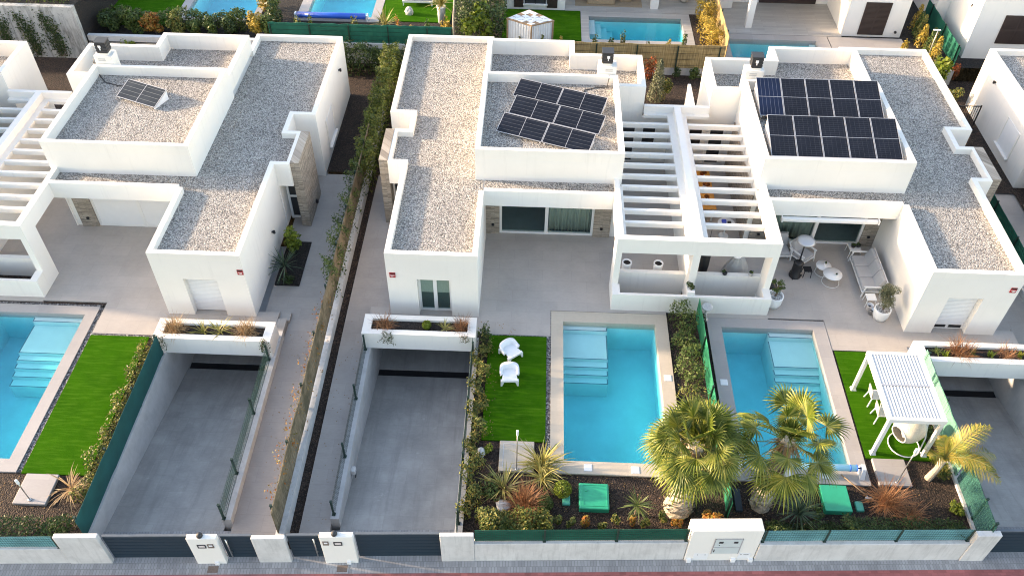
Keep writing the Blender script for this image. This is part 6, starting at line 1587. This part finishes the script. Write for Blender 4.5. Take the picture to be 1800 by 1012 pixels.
# garden shed with a patchwork of sheets on its flat roof
t = thing('garden_shed', 'square timber shed with white patchwork sheets on the roof', 'shed', (-.35, 42.7, ZR))
cs = [(-1.64, 42.72), (-.27, 41.99), (.94, 42.60), (-.43, 43.75)]
cs[1] = (-.27, 41.98)
mb = MB(); cc = (-.35, 42.75)
def ins(p, k): return (cc[0] + (p[0] - cc[0]) * k, cc[1] + (p[1] - cc[1]) * k)
MB().prism([ins(p, .93) for p in cs], ZR, 2.2).build('wall', 'tarp', t)
for i in range(4):
    a, b = ins(cs[i], .945), ins(cs[(i + 1) % 4], .945)
    mb = MB(); mb.bar((a[0], a[1], ZR), (a[0], a[1], 2.2), .09); mb.build('post', 'wood', t)
    for k in range(1, 9):
        f_ = k / 9; mb = MB(); x, y = a[0] + (b[0] - a[0]) * f_, a[1] + (b[1] - a[1]) * f_; mb.bar((x, y, ZR), (x, y, 2.2), .03)
        mb.build('batten', 'white_dirty', t)
ring_t = [(p[0], p[1], 2.2) for p in cs]; 
rf = MB().prism(cs, 2.2, 2.26).build('roof', 'wood', t)
def bil(u, v): 
    a = Vector(cs[0]).lerp(Vector(cs[1]), u); b = Vector(cs[3]).lerp(Vector(cs[2]), u); return a.lerp(b, v)
for i in range(5):
    for j in range(5):
        if (i * 3 + j * 2) % 5 == 4: continue
        u0, v0 = .04 + i * .185, .04 + j * .185; q = [bil(u0 + du, v0 + dv) for du, dv in ((0, .01), (.175, 0), (.18, .17), (.0, .175))]
        tz = 2.262 + .012 * ((i + j) % 2)
        mb = MB(); mb.prism([(p.x, p.y) for p in q], tz, tz + .01 + .01 * ((i * 2 + j) % 3)); mb.build('roof_sheet', 'tarp' if (i + j) % 2 else 'white_plastic', rf)
# thin shrubs in front of the third rear pool
for k, (x, h, mt) in enumerate(((-.9, 1.0, 'leaf_yellow'), (.35, 1.1, 'leaf_yellow'), (1.3, .9, 'leaf_gold'), (3.15, 1.25, 'leaf_yellow'), (4.0, 1.25, 'leaf_mid'), (4.65, 1.3, 'leaf_yellow'), (6.0, 1.25, 'leaf_yellow'), (7.15, .95, 'leaf_gold'), (7.95, 1.35, 'leaf_mid'))):
    bush('slim_shrub', (x, 42.25, .55 + h * .55), (.19, .18, h * .6), 170, .12, mt, f'slim shrub behind the reed fence and shed, {["first", "second", "third", "fourth", "fifth", "sixth", "seventh", "eighth", "ninth"][k]} from the left', 'shrub', 'slim shrubs before the third rear pool', 270 + k, 5)
hedge('golden yellow shrubs along the sunlit side reed fence', 3400, 9.15, 42.2, 9.85, 46.8, ZR, ZR + 1.1, .12, 'leaf_gold', 280, .22, 'rear hedges')

# small garden behind the pergola
t = thing('conifer', 'tall slim pale green conifer behind the pergola', 'tree', (6.3, 38.75, 0))
rng = rng_(290); n = 2000; zz = rng.uniform(0, 1, n) ** 1.15; a = rng.uniform(0, 2 * PI, n); rr = (.42 * (1 - zz) ** .75 + .06) * rng.uniform(.5, 1.05, n)
P = np.stack([6.3 + rr * np.cos(a), 38.75 + rr * np.sin(a), .1 + zz * 2.3], 1); D = np.stack([np.cos(a), np.sin(a), np.full(n, .5)], 1)
leaves_build('crown', leaf_quads(P, D, .10, .5, rng), 'leaf_grey', t); MB().tube([(6.3, 38.75, -.05), (6.3, 38.75, 2.0)], [.05, .01], 6).build('trunk', 'bark', t)
bush('rear_shrub', (6.75, 39.0, .65), (.45, .45, .75), 640, .11, 'leaf_yellow', 'yellow green bush beside the slim conifer', 'shrub', None, 291)
bush('rear_shrub', (6.0, 40.7, .7), (.5, .4, .75), 420, .13, 'leaf_red', 'red leaved bush before the golden reed fence', 'shrub', None, 292)
bush('rear_shrub', (6.5, 37.4, .3), (.6, .35, .35), 420, .10, 'leaf_orange', 'low mixed bush close behind the pergola', 'shrub', None, 293)
bush('fern', (8.55, 40.95, .35), (.4, .3, .4), 420, .12, 'leaf_mid', 'soft green fern bush at the foot of the reed fence, right one', 'shrub', None, 294)
bush('fern', (7.6, 41.0, .3), (.3, .25, .35), 280, .12, 'leaf_dark', 'dark fern bush at the foot of the reed fence, left one', 'shrub', None, 295)
rwall(7.75, 36.2, -.1, 7.9, 38.4, 1.25, 'white_cap', 'short white screen wall beside the rear block of the right villa')

# house with brown shutters behind the central villa
t = thing('house', 'rear white house with dark brown doors behind the shed', 'house', (0, 50, ZR), 'rear white houses')
MB().box(-1.9, 46.65, ZR - .3, 1.6, 60, 4.2).build('wall', 'white', t)
for a, b, z0, z1, mt in ((-1.35, -.8, .1, 2.2, 'brown_shutter'), (.55, 1.15, .1, 2.2, 'brown_shutter'), (-.72, .48, .35, 2.1, 'charcoal')):
    o = MB().box(a, 46.60, ZR + z0, b, 46.648, ZR + z1).build('shutter' if mt == 'brown_shutter' else 'window', mt, t)
    if mt == 'charcoal':
        for x in (a, (a + b) / 2 - .03, b - .06): MB().box(x, 46.575, ZR + z0, x + .06, 46.598, ZR + z1).build('window_frame', 'black', o)
        MB().box(a - .1, 46.5, ZR + z0 - .08, b + .1, 46.649, ZR + z0 - .002).build('window_sill', 'white_cap', o)
MB().box(6.55, 47.0, ZR, 7.0, 47.4, 4.0).build('column', 'white', t)
MB().box(1.602, 47.0, 3.6, 9.8, 60, 4.0).build('porch_roof', 'white', t)
t = thing('outdoor_sofa', 'wicker corner sofa on a tan rug in front of the rear white house', 'sofa', (3.7, 48.0, ZR))
MB().rbox(2.9, 47.35, ZR + .012, 4.5, 48.3, ZR + .40, .08).build('base', 'wicker', t)
MB().rbox(2.9, 48.3, ZR + .012, 4.5, 48.6, ZR + .75, .08).build('backrest', 'wicker', t)
MB().rbox(2.98, 47.40, ZR + .401, 4.42, 48.28, ZR + .52, .05).build('seat_cushion', 'rug', t)
t = thing('outdoor_table', 'low wicker table right of the wicker sofa', 'table', (5.2, 48.1, ZR))
MB().rbox(4.7, 47.7, ZR + .30, 5.6, 48.4, ZR + .36, .04).build('tabletop', 'wicker', t); MB().rbox(4.8, 47.8, ZR + .012, 5.5, 48.3, ZR + .30, .04).build('base', 'wicker', t)
mb = MB(); mb.rbox(2.2, 47.15, ZR + .002, 6.1, 49.2, ZR + .012, .01); solo(mb, 'rug', 'rug', 'tan rug under the wicker sofa on the rear deck', 'rug')
t = thing('clay_pot', 'big round beige pot on the rear deck', 'pot', (8.6, 48.0, ZR)); MB().lathe([(.12, 0), (.3, .2), (.36, .42), (.28, .66), (.2, .7), (.18, .62)], (8.6, 48.0, ZR), 22).build('body', 'rope', t, True)

# house with grey deck behind the right villa
t = thing('house', 'rear white house with brown shutters and a white column on a grey deck', 'house', (17, 50, ZR), 'rear white houses')
MB().box(17.0, 44.62, ZR - .3, 20.25, 62, 4.4).build('wall', 'white', t)
MB().box(10.2, 48.2, ZR - .3, 16.998, 62, 4.4).build('wall', 'white', t)
MB().box(11.75, 45.15, ZR, 12.1, 45.5, 4.1).build('column', 'white', t)
MB().box(11.0, 45.15, 4.1, 16.998, 48.198, 4.4).build('porch_roof', 'white', t)
MB().box(10.2, 47.4, ZR, 11.3, 48.198, 3.0).build('wall', 'white', t)
MB().box(13.0, 48.15, ZR + .02, 16.3, 48.198, ZR + 2.2).build('sliding_shutter', 'brown_shutter', t)
def shutter(x0, x1, y, z0, z1, par):
    o = MB().box(x0, y - .05, z0, x1, y - .002, z1).build('shutter', 'brown_shutter', par)
    for k in range(2):
        for j in range(2):
            a = x0 + .05 + k * (x1 - x0) / 2; b = a + (x1 - x0) / 2 - .1; c = z0 + .05 + j * (z1 - z0) / 2; d = c + (z1 - z0) / 2 - .1
            mb = MB(); n = 12
            for i in range(n): mb.box(a, y - .065, c + (d - c) * i / n, b, y - .0505, c + (d - c) * (i + .7) / n)
            mb.build('slats', 'brown_shutter', o)
shutter(17.85, 19.25, 44.62, ZR + .1, ZR + 2.0, t)
MB().box(19.85, 44.5, ZR + .25, 19.95, 44.618, ZR + .35).build('wall_light', 'black', t)
t = thing('house', 'rear white house at the top right corner with brown shutters', 'house', (25, 48, ZR), 'rear white houses')
MB().box(23.0, 42.6, ZR - .3, 32, 62, 4.6).build('wall', 'white', t); MB().box(22.3, 46.0, ZR - .3, 22.998, 62, 4.4).build('wall', 'white', t)
shutter(24.4, 26.0, 42.6, ZR + .9, ZR + 2.5, t)
MB().box(22.96, 43.6, 3.2, 22.998, 43.7, 3.35).build('wall_light', 'black', t)
# passage with conifers between the rear houses
for k in range(9):
    x, y = 21.05 + .07 * k % .3, 40.6 + k * .62; lab = ['first', 'second', 'third', 'fourth', 'fifth', 'sixth', 'seventh', 'eighth', 'ninth'][k]
    z0 = 0 if y < 41.5 else ZR
    t = thing('slim_conifer', f'yellow tipped slim conifer in the passage at the top right, {lab} from the front', 'tree', (x, y, z0), 'slim conifers in the passage')
    rng = rng_(300 + k); n = 420; zz = rng.uniform(0, 1, n) ** 1.1; a = rng.uniform(0, 2 * PI, n); rr = (.30 * (1 - zz) ** .7 + .05) * rng.uniform(.5, 1.05, n)
    P = np.stack([x + rr * np.cos(a), y + rr * np.sin(a), z0 + .05 + zz * rng.uniform(1.2, 1.7)], 1); D = np.stack([np.cos(a), np.sin(a), np.full(n, .6)], 1)
    leaves_build('crown', leaf_quads(P, D, .13, .5, rng), ['leaf_yellow', 'leaf_mid', 'leaf_gold'][k % 3], t); MB().tube([(x, y, z0 - .05), (x, y, z0 + 1.1)], [.04, .01], 5).build('trunk', 'bark', t)
bush('big_leaf_shrub', (20.75, 40.2, .95), (1.0, .9, 1.15), 900, .26, 'leaf_bright', 'bright green big leaved shrub in the gap right of the right villa', 'shrub', None, 320, 8, .6)
bush('rear_shrub', (21.7, 39.2, .5), (.5, .6, .65), 460, .16, 'leaf_yellow', 'yellow green shrub against the right neighbour wall', 'shrub', None, 321)
bush('rear_shrub', (22.3, 41.4, .6), (.45, .4, .55), 320, .13, 'leaf_red', 'reddish shrub at the rear corner of the right neighbour', 'shrub', None, 322)
bush('rear_shrub', (19.9, 42.9, ZR + .4), (.25, .25, .5), 160, .14, 'leaf_gold', 'golden shrub beside the paved rear walk', 'shrub', None, 323)
yfence('rear_fence', 22.25, 41.6, 47.0, lambda y: ZR, 1.1, (41.8, 44.0, 46.2), 'net_green', 'dark green net along the passage at the top right', 'rear screen fences', 0, .02)
t = thing('garden_shower', 'slim pole with flat head beside the conifers at the top right', 'garden shower', (21.0, 42.2, ZR), 'garden showers on slabs')
MB().tube([(21.0, 42.2, ZR), (21.02, 42.2, 2.55)], .022, 8).build('pole', 'alu', t, True)
MB().box(20.78, 42.15, 2.55, 21.15, 42.25, 2.59).build('shower_head', 'white_plastic', t)
# roller of gravel colour and gate in the passage right of the right villa
t = thing('garden_gate', 'thin dark garden gate between the right villa and its neighbour', 'gate', (21.6, 37.6, 0))
mb = MB(); mb.bar((21.1, 37.4, 0), (21.1, 37.4, 1.15), .05).bar((22.2, 37.4, 0), (22.2, 37.4, 1.15), .05).bar((21.1, 37.4, 1.1), (22.2, 37.4, 1.1), .04); mb.build('frame', 'black', t)
for k in range(9): MB().bar((21.2 + .11 * k, 37.4, .05), (21.2 + .11 * k, 37.4, 1.1), .02).build('bar', 'black', t)
# ================================================================== CAMERA, LIGHT
f, pit, yaw, rol = 1518.776, 0.791155892, -0.0255671623, 0.0165728108
cp, sp, cy, sy = math.cos(pit), math.sin(pit), math.cos(yaw), math.sin(yaw)
fw = Vector((sy * cp, cy * cp, -sp)); rt = Vector((cy, -sy, 0)); up = rt.cross(fw)
c_, s_ = math.cos(rol), math.sin(rol)
r2 = rt * c_ + up * s_; u2 = up * c_ - rt * s_
cam_d = bpy.data.cameras.new('camera'); cam = bpy.data.objects.new('camera', cam_d); C.objects.link(cam)
mw = Matrix((r2, u2, -fw)).transposed().to_4x4(); mw.translation = Vector((0, 0, 25)); cam.matrix_world = mw
cam_d.sensor_width = 36; cam_d.lens = 36 * f / 1800; cam_d.clip_end = 2000; cam_d.clip_start = .5
scene.camera = cam

EL, AZX, AZY = R(14.3), -.990, .139
w = bpy.data.worlds.new('World'); scene.world = w; w.use_nodes = True
nt = w.node_tree; bg = nt.nodes['Background']
sky = nt.nodes.new('ShaderNodeTexSky'); sky.sky_type = 'NISHITA'; sky.sun_disc = False
sky.sun_elevation = EL; sky.sun_rotation = math.atan2(AZX, AZY) % (2 * PI)
sky.air_density = 1.0; sky.dust_density = 1.2; sky.ozone_density = 1.0
nt.links.new(sky.outputs[0], bg.inputs[0]); bg.inputs[1].default_value = SKY
sd = bpy.data.lights.new('sun', 'SUN'); sd.energy = SUN; sd.angle = R(2.5); sd.color = (1.0, .84, .64)
so = bpy.data.objects.new('sun', sd); C.objects.link(so)
d = Vector((-AZX * math.cos(EL), -AZY * math.cos(EL), -math.sin(EL)))
so.rotation_euler = d.to_track_quat('-Z', 'Y').to_euler(); so.location = (-40, 10, 30)
scene.view_settings.view_transform = 'Standard'; scene.view_settings.look = 'None'
scene.view_settings.exposure = EXPO; scene.view_settings.gamma = 1.0
scene.view_settings.use_white_balance = True; scene.view_settings.white_balance_temperature = 7750; scene.view_settings.white_balance_tint = 16
scene.render.engine = 'CYCLES'; scene.render.filter_size = 1.05; scene.cycles.pixel_filter_type = 'BLACKMAN_HARRIS'; scene.cycles.filter_width = 1.05
cy_ = scene.cycles
cy_.max_bounces = 8; cy_.diffuse_bounces = 4; cy_.glossy_bounces = 3; cy_.transparent_max_bounces = 12; cy_.transmission_bounces = 4
cy_.caustics_reflective = False; cy_.caustics_refractive = False; cy_.use_denoising = True
cy_.sample_clamp_indirect = 6
